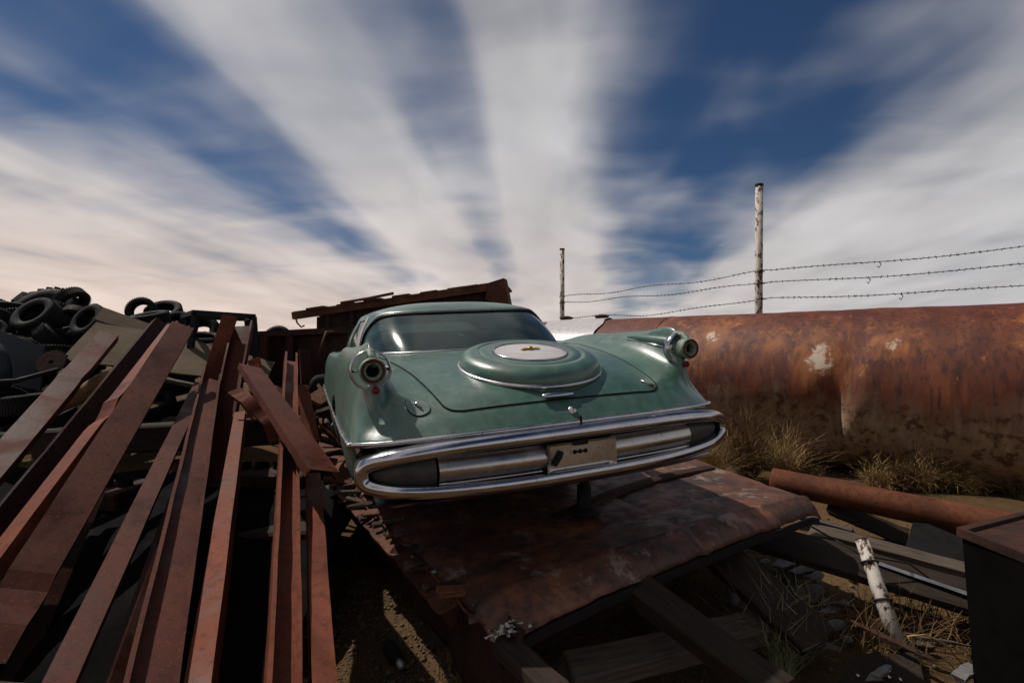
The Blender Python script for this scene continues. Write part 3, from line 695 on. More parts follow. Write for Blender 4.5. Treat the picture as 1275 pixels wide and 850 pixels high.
    V, Fc = box_vf((0, y - .010, .580), (.038, .010, .014)); bevel(mesh_obj('plate_lamp', V, Fc, 'black_steel', pl), .006)
    V, Fc = strip_valance(plan); mesh_obj('valance', V, Fc, 'chrome', bp, True)
def strip_valance(plan):
    V, Fc = [], []
    for i in range(41):
        x = -.9 + 1.8 * i / 40
        for j, (dy, z) in enumerate(((-.01, .412), (.02, .388), (.10, .372), (.25, .39))): V.append(Vector((x, plan(x) + dy, z)))
    for i in range(40):
        for j in range(3): a = i * 4 + j; Fc.append((a, a + 1, a + 5, a + 4))
    return V, Fc
build_car()

# ------------------------------------------------------------------ crushed car below
def build_crushed():
    cr = empty('crushed_car', (0.1, 3.9, 0.0)); tag(cr, 'flattened rusty car body with scorched roof panel under the green sedan', 'car')
    off = Vector((0.1, 3.9, 0)); Y = YK
    A, B, Cc, D = Vector((-.06, 2.66 * Y, .625)), Vector((2.02, 4.47 * Y, .70)), Vector((1.62, 6.1 * Y, .735)), Vector((-1.45, 5.9 * Y, .575))
    n, m = 110, 100; V, Fc = [], []
    for j in range(m + 1):
        t = j / m
        for i in range(n + 1):
            s = i / n
            p = A.lerp(B, s).lerp(D.lerp(Cc, s), t)
            ed = min(s, 1 - s) * 2.7; fr = t * 3.0
            p.z += .035 * math.sin(math.pi * s) - .06 * math.exp(-fr / .07) - .05 * math.exp(-ed / .06) + .010 * nz(p.x, p.y, 0, 1.6) + .0025 * nz(p.x, p.y, 2, 11)
            p.z += .02 * math.exp(-((fr - .20) / .02) ** 2) - .03 * max(0, 1 - fr / .16)      # pressed bead, folded front band
            p.z += .008 * abs(nz(p.x * .8 + p.y * .5, p.y * 1.1, 7, 2.6)) - .03 * math.exp(-abs(p.x * .6 - p.y + 2.6) / .04) * .5 - .03 * math.exp(-abs(p.x * 1.1 + p.y * .5 - 2.5) / .03) * .6
            if s < .01 or t < .01: p += Vector((nz(p.x, p.y, 5, 19), nz(p.x, p.y, 8, 19), 0)) * .007
            V.append(p - off)
    for j in range(m):
        for i in range(n): a = j * (n + 1) + i; Fc.append((a, a + 1, a + n + 2, a + n + 1))
    r = mesh_obj('roof_panel', V, Fc, 'roof', cr, True); solid(r, .005, -1)
    # rolled lip along the front edge, black drip rail
    edge = [V[i] + Vector((.004, -.006, -.012)) for i in range(0, n + 1, 3)]
    Vd, Fd = sweep(edge, [(-.004, -.040), (.006, -.040), (.005, .004), (-.003, .004)], Vector((0, 0, 1))); mesh_obj('front_lip', Vd, Fd, 'black_steel', cr)
    P = [gz(688, 646, .70), gz(760, 614, .715), gz(830, 592, .735), gz(884, 581, .73)]
    path = [p - off for p in smoothpath(P, 24)]
    V2, F2 = sweep(path, [(-.045, -.01), (.045, -.01), (.04, .006), (.0, .012), (-.04, .008)], Vector((0, 0, 1))); mesh_obj('window_frame', V2, F2, 'rust_dark', cr, False)
    # rear half of the shell, carrying the front wheels of the sedan
    A2, B2, C2, D2 = D + Vector((0, .02, -.02)), Cc + Vector((0, .02, -.02)), Vector((-.1, 7.6, .66)), Vector((-3.0, 6.9, .54))
    V, Fc = [], []
    for j in range(21):
        for i in range(21):
            s, t = i / 20, j / 20; p = A2.lerp(B2, s).lerp(D2.lerp(C2, s), t); p.z += .03 * nz(p.x, p.y, 0, 2.5) - .05 * math.exp(-min(s, 1 - s) / .03); V.append(p - off)
    for j in range(20):
        for i in range(20): a = j * 21 + i; Fc.append((a, a + 1, a + 22, a + 21))
    solid(mesh_obj('hood_panel', V, Fc, 'rust', cr, True), .012, -1)
    # crumpled flank under the left edge: sill rail, folded sheet and a strip of torn trim
    L0, L1 = Vector((-.28, 2.62, .34)), Vector((-1.45, 6.2 * Y, .34))
    path = smoothpath([L0, L0.lerp(L1, .25) + Vector((.02, 0, .03)), L0.lerp(L1, .5) + Vector((-.05, 0, .02)), L0.lerp(L1, .75), L1], 20)
    V2, F2 = sweep([p - off for p in path], [(-.035, -.07), (.035, -.07), (.035, .05), (.0, .075), (-.035, .05)], Vector((0, 0, 1))); mesh_obj('sill_rail', V2, F2, 'rust', cr)
    V, Fc = [], []
    for i in range(61):
        s = i / 60; a = A.lerp(D, s)
        for j in range(9):
            t = j / 8; p = Vector((a.x + .10 + .07 * nz(s * 9, t * 3, 1, 1.3) + .05 * t, a.y, a.z - .03 - (a.z - .08) * t)); V.append(p - off)
    for i in range(60):
        for j in range(8): a = i * 9 + j; Fc.append((a, a + 9, a + 10, a + 1))
    solid(mesh_obj('folded_flank', V, Fc, 'rust_dark', cr, True), .01)
    path = [A.lerp(D, s) + Vector((-.03 + .02 * nz(s * 20, 0, 0), -.01, -.03 + .012 * nz(s * 25, 4, 0))) - off for s in np.linspace(.02, .8, 40)]
    tube('torn_trim', path, .006, 'rust', cr, 5)
    nl = Vector((-.87, -.49, 0)); V, Fc = [], []
    for i in range(31):
        e = A.lerp(D, .12 + .86 * i / 30)
        for j_ in range(4): V.append(e + nl * (-.06 + .055 * j_ + .012 * nz(i * .7, j_, 0)) + Vector((0, 0, -.055 - .012 * j_ + .01 * nz(i, j_ * 2, 4, .6))) - off)
    for i in range(30):
        for j_ in range(3): a = i * 4 + j_; Fc.append((a, a + 1, a + 5, a + 4))
    solid(mesh_obj('drip_ledge', V, Fc, 'rust', cr), .012)
    # dark crushed frame inside
    V, Fc = [], []
    ctr = [(.15, 2.75), (1.35, 3.75), (1.2, 5.0), (-.2, 7.4), (-2.7, 6.8), (-1.2, 4.45)]
    for z in (.06, .25, .50):
        for (x, y) in ctr: V.append(Vector((x + .08 * nz(x, y, z, 4), y + .08 * nz(y, x, z, 4), z)) - off)
    for l in range(2):
        for i in range(6): Fc.append((l * 6 + i, l * 6 + (i + 1) % 6, (l + 1) * 6 + (i + 1) % 6, (l + 1) * 6 + i))
    Fc.append(tuple(range(12, 18)))
    mesh_obj('crushed_frame', V, Fc, 'rust_dark', cr)
    # pale flaked corner
    for k in range(30):
        q = random.random() ** 2 * .5 if k > 5 else 0.0; e = A.lerp(D, q) if k % 2 else A.lerp(B, q * .3)
        c = e + Vector((random.uniform(-.03, .05), random.uniform(-.02, .04), -.035 - .02 * random.random()))
        V2, F2 = box_vf(c - off, (random.uniform(.005, .018), random.uniform(.004, .010), .0015), Euler((random.uniform(-.25, .25), random.uniform(-.25, .25), random.uniform(0, 3))).to_matrix(), .005)
        mesh_obj('paint_flake', V2, F2, 'white_post', cr)
    for sx, lb in ((-.42, 'left'), (.42, 'right')):
        p = CAR.matrix_basis @ Vector((sx, 1.42, .15)); plank('wood_block', p - Vector((.22, .02, .02)), p + Vector((.22, .05, .02)), .20, .29, 'dark timber block under the %s side of the sedan axle' % lb, 'block', 'wood_dark', 0, 'blocks under the sedan')
    # bottle-jack style prop standing between roof panel and sedan
    b = gz(727, 636, .705)
    j = empty('jack_stand', b); tag(j, 'dark steel jack stand propping the sedan above the roof panel', 'jack stand')
    V2, F2 = revolve([(.0005, .0), (.10, .0), (.10, .012), (.055, .03), (.045, .035)], 20, 'z'); mesh_obj('base', V2, F2, 'black_steel', j, True)
    V2, F2 = revolve([(.045, .03), (.042, .16), (.028, .165), (.028, .30), (.04, .305), (.04, .325), (.0005, .325)], 16, 'z'); mesh_obj('post', V2, F2, 'black_steel', j, True)

# ------------------------------------------------------------------ steel purlins
def purlin(label, a, b, w, fl, roll=0.0, mat='primer', bends=(), lip=.018, holes=0, group='red steel beams in the heap', flip=1, up=None):
    """a, b world end points; w web width, fl flange depth; roll turns the web about the axis"""
    a, b = Vector(a), Vector(b); t = .004
    npt = 36; path = []; sd = random.uniform(0, 99)
    T, s0, n0 = frame_at(a, b)
    for i in range(npt + 1):
        q = i / npt; p = a.lerp(b, q)
        for (c, amp, wd) in bends: p = p + n0 * amp * math.exp(-((q - c) / wd) ** 2)
        path.append(p + n0 * .003 * nz(q * 7, sd, 0) + s0 * .003 * nz(q * 6, sd, 9))
    q = Matrix.Rotation(roll, 3, T); u = q @ n0
    o = w / 2; d = -fl * flip
    sec = [(-o + lip, d), (-o, d), (-o, 0), (o, 0), (o, d), (o - lip, d)]
    inn = [(o - lip, d + t * flip), (o - t, d + t * flip), (o - t, -t * flip), (-o + t, -t * flip), (-o + t, d + t * flip), (-o + lip, d + t * flip)]
    off = path[0].copy()
    V, Fc = sweep([p - off for p in path], sec + inn, u, caps=False)
    k = len(sec + inn)
    for base, rev in ((0, True), (npt * k, False)):
        for i in range(5):
            qd = (base + i, base + i + 1, base + k - 2 - i, base + k - 1 - i); Fc.append(qd[::-1] if rev else qd)
    ob = mesh_obj('steel_beam', V, Fc, mat, None)
    bm = bmesh.new(); bm.from_mesh(ob.data); bmesh.ops.recalc_face_normals(bm, faces=bm.faces); bm.to_mesh(ob.data); bm.free()
    ob.location = off; tag(ob, label, 'beam', group)
    if group.startswith('red'):                          # ragged upper end, dinged flanges
        me = ob.data; k_ = len(sec + inn)
        for i_, v_ in enumerate(me.vertices):
            r_ = i_ // k_; j_ = i_ % k_
            if j_ in (0, 1, 4, 5, 6, 7, 10, 11): v_.co += Vector(u) * .004 * nz(r_ * .55, sd, j_ // 3, 1.0) + s0 * .003 * nz(r_ * .4, sd + 5, j_ // 3, 1.0)
    if holes:
        s = T.cross(u).normalized()
        for i in range(holes):
            for sx in (-1, 1):
                c = path[-1] - off - T * (.06 + .095 * i) + s * sx * w * .27 + u * (.0012 * flip)
                Vh = [c + (s * math.cos(x) + T * math.sin(x)) * .011 for x in np.linspace(0, 2 * math.pi, 11)[:-1]]
                mesh_obj('bolt_hole', Vh, [tuple(range(10))], 'hole', ob)
    return ob
def beams():
    P = px
    # (label, top pixel+depth, bottom pixel+depth, web, flange, roll, material, extras)
    purlin('leftmost red steel beam, lying across the plywood with its pointed end up', P(136, 414, 6.9), P(-60, 640, 4.0), .165, .08, R(-14), 'primer', ((.35, .012, .03),), holes=0)
    purlin('dark shaded red beam just left of the widest crumpled beams', P(202, 400, 7.2), P(-10, 668, 4.2), .13, .09, R(-50), 'primer_shaded')
    purlin('crumpled red beam with a dent in its bright upper edge, left of the widest beam', P(214, 402, 6.9), P(-30, 722, 3.4), .12, .07, R(25), 'primer_lit', ((.52, -.038, .03), (.48, .022, .022)))
    purlin('widest red beam, its folded top rising above the plywood edge', P(228, 404, 6.6), P(-25, 822, 2.9),  .19, .08, R(-24), 'primer', ((.9, -.025, .025),))
    purlin('narrow red beam with double scratched edge, right of the widest beam', P(250, 476, 6.6), P(60, 880, 2.35), .10, .06, R(-12), 'primer', ())
    purlin('broad dark red channel beam standing between two narrow bright beams', P(264, 462, 7.2), P(180, 900, 2.25), .165, .07, R(-12), 'primer', (), flip=-1)
    purlin('tall red channel beam with bright flanges under the black frame', P(304, 406, 7.5), P(258, 640, 5.6), .20, .09, R(4), 'primer', (), flip=-1)
    purlin('short red beam end leaning against the black frame', P(286, 392, 7.3), P(262, 470, 6.9), .14, .07, R(-30), 'primer_lit')
    purlin('brightest narrow red beam with scratches, its top hidden under the crossing beam', P(299, 512, 6.4), P(240, 900, 2.25), .09, .12, R(6), 'primer_lit')
    purlin('red beam lying crosswise with rows of bolt holes at its lower end', P(312, 455, 5.9), P(404, 585, 3.85), .185, .05, R(-16), 'primer', (), holes=3)
    purlin('slim red channel beam with one bright lip, second from the gravel', P(361, 450, 6.9), P(350, 900, 2.3), .115, .10, R(-8), 'primer_lit', (), flip=-1)
    purlin('red beam nearest to the gravel strip, polished patches on its face', P(391, 588, 4.5), P(408, 900, 2.25), .085, .11, R(-4), 'primer_lit')
    purlin('short red beam stub behind the crossing beam, right of the slim channel', P(377, 479, 6.8), P(391, 548, 6.2), .11, .06, R(-8), 'primer_lit')
    purlin('dark red beam in shade under the brightest narrow beam', P(250, 560, 5.4), P(150, 900, 2.5), .15, .08, R(-35), 'primer_shaded')
    purlin('dark red beam in shade below the widest beam', P(120, 600, 4.9), P(-20, 900, 2.7), .17, .08, R(-40), 'primer_shaded')
    purlin('short upright red stub in front of the dark truck bed', P(380, 434, 8.2), P(384, 500, 8.0), .12, .08, R(0), 'primer_shaded')
    purlin('thin red beam lying deep in the heap beside the tan drum', P(70, 560, 5.6), P(0, 640, 4.6), .12, .06, R(20), 'primer_shaded')
    # torn short pieces around the crossing beam
    for i, (u, v, d, l, a, lab) in enumerate(((308, 502, 6.2, .38, -40, 'short torn red plate hanging left of the crossing beam'), (335, 528, 6.0, .34, -55, 'short torn red plate below the crossing beam'), (338, 490, 6.6, .45, -20, 'crumpled red sheet strip behind the crossing beam'), (318, 470, 6.9, .4, -75, 'bent red flashing strip under the tall channel'), (352, 512, 6.7, .4, 35, 'small red offcut between the slim beams'))):
        T = Vector((math.cos(R(a)), -.3 * YK, math.sin(R(a)))).normalized(); c = px(u, v, d)
        purlin(lab, c - T * l / 2, c + T * l / 2, .13, .03, R(20 + 15 * i), 'primer_lit', ((.5, .03, .3),), group='torn red offcuts')
beams()

# ------------------------------------------------------------------ tyres
def tyre_mesh(name, Ro, Wd, Ri, lugs, lug_h, k=40):
    parts = []
    h = Wd / 2
    prof = [(Ri, -h * .72), (Ri + .02, -h * .86), ((Ri + Ro) / 2, -h * 1.02), (Ro - .035, -h * .95), (Ro - .008, -h * .72), (Ro, -h * .3), (Ro, h * .3), (Ro - .008, h * .72), (Ro - .035, h * .95), ((Ri + Ro) / 2, h * 1.02), (Ri + .02, h * .86), (Ri, h * .72), (Ri + .03, h * .5), ((Ri + Ro) / 2 + .03, h * .85), (Ro - .03, 0), ((Ri + Ro) / 2 + .03, -h * .85), (Ri + .03, -h * .5), (Ri, -h * .72)]
    parts.append(revolve(prof, k, 'z'))
    for i in range(lugs):
        a = 2 * math.pi * i / lugs; rot = Matrix.Rotation(a, 3, 'Z')
        for s in (-1, 1):
            c = rot @ Vector((Ro - .002, 0, s * h * .42)); parts.append(box_vf(c, (lug_h, math.pi * Ro / lugs * .58, h * .44), rot @ Matrix.Rotation(s * .35, 3, 'X')))
    V, Fc = join(parts)
    me = bpy.data.meshes.new(name); me.from_pydata([tuple(v) for v in V], [], Fc)
    me.polygons.foreach_set('use_smooth', [len(p.vertices) == 4 and i < k * (len(prof) - 1) for i, p in enumerate(me.polygons)])
    me.update(); return me
TY = {'car': tyre_mesh('car_tyre', .33, .20, .19, 44, .004), 'truck': tyre_mesh('truck_tyre', .50, .27, .28, 44, .007), 'tractor': tyre_mesh('tractor_tyre', .74, .42, .40, 26, .035, 48)}
for k, m in TY.items(): m.materials.append(M['rubber'])
TYG = {k: m.copy() for k, m in TY.items()}
for k, m in TYG.items(): m.materials.clear(); m.materials.append(M['rubber_grey'])
def tyre(kind, p, rot, label, group='tyres in the heap', grey=False, sc=1.0):
    o = bpy.data.objects.new('tyre', (TYG if grey else TY)[kind]); C.objects.link(o); o.location = p; o.rotation_euler = rot; o.scale = (sc * {'car': .70, 'truck': .56, 'tractor': .66}[kind] * (1 + .12 * nz(p[0] * 3, p[1] * 3, 1)),) * 2 + (sc * .78,)
    tag(o, label, 'tyre', group); return o
def tyres():
    tyre('tractor', px(56, 398, 10.2), (R(58), R(-14), R(10)), 'large lugged tractor tyre on top of the left heap')
    tyre('truck', px(46, 394, 9.2), (R(52), R(8), R(-12)), 'truck tyre showing its round opening, in front of the tractor tyre', grey=True)
    tyre('truck', px(93, 398, 9.8), (R(30), R(20), R(0)), 'smooth tyre leaning right of the tractor tyre')
    tyre('car', px(112, 400, 8.8), (R(62), R(0), R(-15)), 'tyre with pale rim edge just left of the plywood top corner', grey=True)
    tyre('car', px(176, 387, 9.6), (R(74), R(4), R(12)), 'upright tyre with sky showing through its opening above the plywood', sc=.85)
    tyre('car', px(204, 389, 9.8), (R(35), R(10), R(0)), 'tyre lying beside the upright one above the plywood')
    tyre('car', px(186, 397, 9.0), (R(15), R(-6), R(0)), 'flat-lying tyre in front of the upright one above the plywood')
    tyre('car', px(224, 404, 9.6), (R(40), R(15), R(20)), 'tyre just left of the black steel frame')
    tyre('truck', px(248, 416, 10.0), (R(60), R(-25), R(20)), 'rounded tyre seen through the black steel frame')
    tyre('car', px(346, 424, 11), (R(70), R(0), R(0)), 'lone tyre dome beyond the dark truck bed')
    tyre('car', px(252, 424, 8.9), (R(12), R(8), R(0)), 'upper of two flat tyres below the black frame', grey=True)
    tyre('car', px(255, 436, 8.8), (R(6), R(-8), R(0)), 'lower of two flat tyres below the black frame')
    spots = []
    for r, (v, d, us) in enumerate(((408, 9.6, range(-40, 330, 34)), (428, 9.0, range(-60, 300, 36)), (450, 8.5, range(-50, 260, 40)), (474, 8.0, range(-60, 250, 42)), (500, 7.5, range(-40, 230, 46)), (530, 7.0, range(-60, 200, 46)), (380, 10.3, range(0, 110, 22)), (394, 9.9, range(-50, 120, 22)), (418, 9.3, range(-50, 130, 30)), (440, 8.8, range(-40, 110, 34)))):
        for u in us: spots.append((u + random.uniform(-12, 12), v + random.uniform(-6, 6), d + random.uniform(-.3, .3)))
    for (u, v, d) in spots:
        if u > 205: v += 24
        if 60 < u < 350 and v < 500: d = max(d, 9.2)
        if u > 130 and v < 425: v += 12
        tyre('car' if random.random() < .8 else 'truck', px(u, v, d), (R(random.uniform(-30, 55)), R(random.uniform(-30, 30)), random.uniform(0, 6.3)), 'worn black tyre buried in the dark left heap', 'look-alike tyres of the dark heap', random.random() < .3)
tyres()

# ------------------------------------------------------------------ left heap: plywood, frame, drum, fender, planks
def panel4(name, c, label, cat, mat, t=.02, group=None, nn=16, wob=.02):
    """thick sheet from four world corners (order round)"""
    c = [Vector(p) for p in c]; o = sum(c, Vector()) / 4; V, Fc = [], []
    ex = (c[1] - c[0]).normalized(); nrm = ex.cross(c[3] - c[0]).normalized(); ey = nrm.cross(ex)
    rot = Matrix((ex, ey, nrm)).transposed()
    for j in range(nn + 1):
        for i in range(nn + 1):
            p = c[0].lerp(c[1], i / nn).lerp(c[3].lerp(c[2], i / nn), j / nn) - o; q = rot.transposed() @ p
            q.z += wob * nz(q.x, q.y, o.x, 1.5)
            if j in (0, nn): q.y += .012 * nz(q.x, 3, o.y, 11)
            V.append(q)
    for j in range(nn):
        for i in range(nn): a = j * (nn + 1) + i; Fc.append((a, a + 1, a + nn + 2, a + nn + 1))
    ob = mesh_obj(name, V, Fc, mat, None, False); solid(ob, t, 0); ob.location = o; ob.rotation_euler = rot.to_euler(); tag(ob, label, cat, group); return ob
def plank(name, a, b, w, h, label, cat, mat, roll=0.0, group=None, jit=.01):
    a, b = Vector(a), Vector(b); T, s, n = frame_at(a, b); q = Matrix.Rotation(roll, 3, T); s, n = q @ s, q @ n
    L_ = (b - a).length; k = 7; V, Fc = [], []
    for i in range(k + 1):
        z = L_ * i / k
        for (x, y) in ((-w / 2, -h / 2), (w / 2, -h / 2), (w / 2, h / 2), (-w / 2, h / 2)):
            e = jit if 0 < i < k else jit * 2.2
            V.append(Vector((x + random.uniform(-e, e) * .35, y + random.uniform(-e, e) * .35, z + (random.uniform(-e, e) * 1.6 if i in (0, k) else 0))))
    for i in range(k):
        for j in range(4): Fc.append((i * 4 + j, i * 4 + (j + 1) % 4, (i + 1) * 4 + (j + 1) % 4, (i + 1) * 4 + j))
    Fc += [(3, 2, 1, 0), tuple(k * 4 + j for j in range(4))]
    ob = mesh_obj(name, V, Fc, mat); ob.matrix_world = Matrix.Translation(a) @ Matrix((s, n, T)).transposed().to_4x4(); bevel(ob, min(w, h) * .08, 1)
    tag(ob, label, cat, group); return ob
def left_heap():
    panel4('plywood_sheet', [px(76, 448, 7.3), px(330, 478, 7.6), px(342, 452, 8.3), px(128, 392, 8.3)], 'weathered grey plywood sheet lying on the tyre heap', 'plywood', 'plywood', .022)
    panel4('wood_board', [px(118, 398, 8.15), px(250, 440, 8.15), px(256, 428, 8.3), px(128, 383, 8.35)], 'narrow rough board along the top of the plywood sheet', 'board', 'plywood', .03, wob=.012)
    plank('wood_batten', px(195, 470, 7.35), px(262, 484, 7.35), .10, .04, 'pale batten sticking out under the plywood edge', 'batten', 'wood_grey')
    # black table-like frame of square tube
    fr = empty('square_tube_stand', px(275, 430, 8.4)); tag(fr, 'black square-tube frame standing against the sky', 'frame'); o = fr.location
    c = [px(243, 389, 8.1), px(315, 394, 8.1), px(308, 397, 8.9), px(228, 394, 9.0)]
    sq = [(-.03, -.03), (.03, -.03), (.03, .03), (-.03, .03)]
    for i in range(4): V, Fc = sweep([c[i] - o, c[(i + 1) % 4] - o], sq); mesh_obj('rail', V, Fc, 'black_steel', fr)
    for i in range(4): V, Fc = sweep([c[i] - o, c[i] - o + Vector((.05 if i % 3 else -.08, 0, -.62))], sq, Vector((0, 1, 0))); mesh_obj('leg', V, Fc, 'black_steel', fr)
    # squashed tan drum
    cen = px(122, 488, 6.5); V, Fc = [], []
    for i in range(33):
        a = R(-40 + 260 * i / 32)
        for j in range(15):
            x = -.32 + .64 * j / 14; r = .20 + .012 * math.cos(j * math.pi / 2.333) + .02 * nz(i * .3, j * .4, 0); V.append(Vector((x, r * math.cos(a), .62 * r * math.sin(a))))
    for i in range(32):
        for j in range(14): a = i * 15 + j; Fc.append((a, a + 1, a + 16, a + 15))
    d = mesh_obj('crushed_drum', V, Fc, 'tan_drum', None, True); solid(d, .006); d.location = cen; d.rotation_euler = (R(-10), R(-28), R(12)); tag(d, 'squashed tan steel drum between the leftmost beams', 'drum')
    # slate-blue fender with its wheel arch, at the left frame edge
    f = empty('car_fender', px(-30, 462, 6.4)); tag(f, 'slate blue car fender with wheel arch at the left edge', 'fender'); f.rotation_euler = (R(4), R(14), R(-16))
    V, Fc = [], []
    for i in range(25):
        a = R(-15 + 200 * i / 24)
        for j, (r, y) in enumerate(((.33, .0), (.345, -.03), (.37, -.035), (.40, -.02), (.43, .02), (.45, .07), (.46, .14))): V.append(Vector((r * math.cos(a), y, r * math.sin(a) * .95)))
    for i in range(24):
        for j in range(6): a = i * 7 + j; Fc.append((a, a + 7, a + 8, a + 1))
    solid(mesh_obj('arch_panel', V, Fc, 'slate_paint', f, True), .006)
    f.scale = (.72, .72, .72)
    V, Fc = revolve([(.15, -.08), (.24, -.09), (.29, -.06), (.295, 0), (.29, .06), (.24, .09), (.15, .08), (.15, -.08)], 28, 'y', (0, .12, 0)); mesh_obj('wheel', V, Fc, 'rubber', f, True)
    # dark hood sheet above it, light along its edge
    panel4('hood_sheet', [px(-60, 462, 7.0), px(50, 486, 6.9), px(56, 432, 7.1), px(-60, 388, 7.3)], 'dark car hood sloping down over the left edge of the tyre heap', 'hood', 'slate_paint', .02)
    tube_o = tube('steel_pipe', [px(-20, 476, 6.0), px(20, 474, 6.1), px(72, 460, 6.5)], .02, 'black_steel'); tag(tube_o, 'thin black pipe lying below the blue fender', 'pipe')
    w = empty('brake_drum', px(66, 452, 6.7), (R(60), R(18), 0)); tag(w, 'dark toothed metal disc under the left plywood corner', 'disc')
    V, Fc = revolve([(.02, 0), (.11, 0), (.125, .01), (.125, .03), (.02, .03)], 24, 'z'); mesh_obj('disc', V, Fc, 'rust_dark', w)
    for i in range(20):
        a = 2 * math.pi * i / 20; V, Fc = box_vf((.13 * math.cos(a), .13 * math.sin(a), .015), (.008, .006, .012), Matrix.Rotation(a, 3, 'Z')); mesh_obj('tooth', V, Fc, 'rust_dark', w)
    # dark truck bed and scrap between beams and car
    tb = empty('truck_bed', px(372, 500, 9.6)); tag(tb, 'dark red rusty truck bed behind the beams', 'truck bed'); o = tb.location
    q = [px(312, 416, 9.8), px(432, 410, 9.2), px(436, 520, 9.2), px(312, 520, 9.8)]
    V = [p - o for p in q] + [p - o + Vector((.1, .12, 0)) for p in q]; Fc = [(0, 1, 2, 3), (7, 6, 5, 4), (0, 4, 5, 1), (1, 5, 6, 2), (3, 7, 4, 0), (2, 6, 7, 3)]; mesh_obj('side_panel', V, Fc, 'rust_dark', tb)
    V, Fc = sweep([q[0] - o + Vector((-.02, -.05, .0)), q[1] - o + Vector((.02, -.05, 0))], [(-.05, -.05), (.05, -.05), (.05, .03), (-.05, .03)]); mesh_obj('top_rail', V, Fc, 'rust_dark', tb)
    for uu in (332, 364, 398, 424):
        a = px(uu, 416, 9.5); V, Fc = sweep([a - o + Vector((0, -.06, -.03)), px(uu, 515, 9.5) - o + Vector((0, -.06, 0))], [(-.05, -.04), (.05, -.04), (.05, .04), (-.05, .04)], Vector((0, 1, 0))); mesh_obj('post', V, Fc, 'rust_dark', tb)
    k = tube('bent_rod', [px(396, 442, 8.8), px(402, 424, 8.8), px(406, 413, 8.9), px(416, 413, 9.0)], .014, 'rust'); tag(k, 'bent thin rod on the dark truck bed', 'rod')
    labs = ['narrow rusty flat bar in the scrap left of the car bumper', 'short brown timber in the scrap left of the car', 'pale metal strip in the scrap left of the car bumper', 'dark plate leaning in the scrap beside the car fender', 'brown angle iron lying left of the car fender', 'lower rusty bar in the scrap left of the car', 'red sheet offcut beside the car fender', 'long thin bar at the foot of the scrap left of the car']
    arr = [((398, 530), (424, 552), 6.6, .07, 'rust_pipe'), ((405, 522), (432, 556), 6.9, .09, 'wood_grey'), ((413, 527), (428, 546), 6.8, .03, 'galv'), ((390, 500), (425, 478), 7.4, .2, 'rust'), ((392, 515), (440, 497), 7.0, .05, 'rust_dark'), ((396, 545), (450, 560), 6.4, .06, 'rust'), ((398, 482), (420, 505), 7.6, .16, 'rust'), ((402, 566), (456, 556), 6.2, .04, 'black_steel')]
    for lb, (a, b, d, w_, mt) in zip(labs, arr): plank('scrap_bar', px(*a, d), px(*b, d + .3), w_, .035, lb, 'scrap bar', mt, R(35), 'scrap left of the car', .008)
    h = empty('scrap_hub', px(400, 480, 7.8)); tag(h, 'round dark hub in the scrap beside the car', 'hub'); V, Fc = revolve([(.0005, -.05), (.08, -.05), (.13, -.02), (.13, .05), (.0005, .06)], 20, 'y'); mesh_obj('hub_shell', V, Fc, 'rubber_grey', h, True)
    # broken slabs on the left corner of the crushed car
    for i in range(34):
        t = i / 33; b = Vector((-.06, 2.0, .57)).lerp(Vector((-1.45, 4.44, .525)), .06 + .92 * (1 - t) ** .8) + Vector((-.87, -.49, 0)) * random.uniform(-.02, .09)
        V, Fc = box_vf((0, 0, 0), (random.uniform(.03, .12) * (1.1 - .6 * t), random.uniform(.02, .045) * (1.1 - .5 * t), random.uniform(.006, .014)), None, .012)
        o_ = mesh_obj('wood_scrap', V, Fc, ('wood_grey', 'wood_dark', 'rust', 'wood_grey', 'rust_dark')[i % 5]); o_.location = b + Vector((0, 0, .03 * (i % 3))); o_.rotation_euler = (random.uniform(-.2, .2), random.uniform(-.2, .2), random.uniform(-.3, .9)); bevel(o_, .004, 1)
        tag(o_, 'small broken wood slab on the left edge of the crushed car', 'wood scrap', 'broken slabs along the crushed edge')
    # sleepers carrying the beams
    for i, (a, b, lb) in enumerate((((-4.6, 5.0, .75), (-2.0, 5.3, .85), 'dark timber under the upper ends of the beams'), ((-3.9, 3.45, .25), (-1.35, 3.7, .28), 'dark timber under the middle of the beams'), ((-3.2, 2.12, .20), (-.72, 1.78, .27), 'dark timber under the lower ends of the beams'))):
        plank('timber_sleeper', a, b, .24, .26, lb, 'timber', 'wood_dark', 0, 'timbers under the beams')
    # dark boxes of scrap below the beams: old engine block and crate
    for i, (x, y, z, s, lb) in enumerate(((-2.2, 4.7, .3, .42, 'dark engine block under the broad channel beam'), (-3.4, 4.2, .3, .4, 'dark scrap box under the widest beam'))):
        e = empty('scrap_block', (x, y, z)); tag(e, lb, 'scrap block'); V, Fc = box_vf((0, 0, 0), (s, s * .6, s * .6), None, .05); bevel(mesh_obj('block', V, Fc, 'rust_dark', e), .03)
        for k in range(4): V, Fc = revolve([(.0005, 0), (.06, 0), (.06, .08)], 12, 'z', (-.24 + .16 * k, 0, s * .6)); mesh_obj('cylinder_port', V, Fc, 'black_steel', e)
    panel4('gap_shade_sheet', [(-4.6, 1.3, .06), (-.95, 1.3, .06), (-1.3, 4.6, .50), (-4.9, 4.6, .62)], 'added black sheet standing in for the shade under the red beams', 'sheet', 'deep_black', .012, None, 40, .10)  # added sheet, so the gaps between the beams read as black shade
    # shoe-like dark bottle on the gravel
    bt = empty('glass_bottle', gz(491, 812, .04), (R(84), R(8), R(28))); tag(bt, 'dark broken bottle with a silver tip lying on the gravel', 'bottle')
    V, Fc = revolve([(.0005, 0), (.036, .0), (.038, .01), (.038, .12), (.03, .15), (.016, .18), (.016, .20)], 18, 'z', (0, 0, -.1)); mesh_obj('bottle_body', V, Fc, 'black_steel', bt, True)
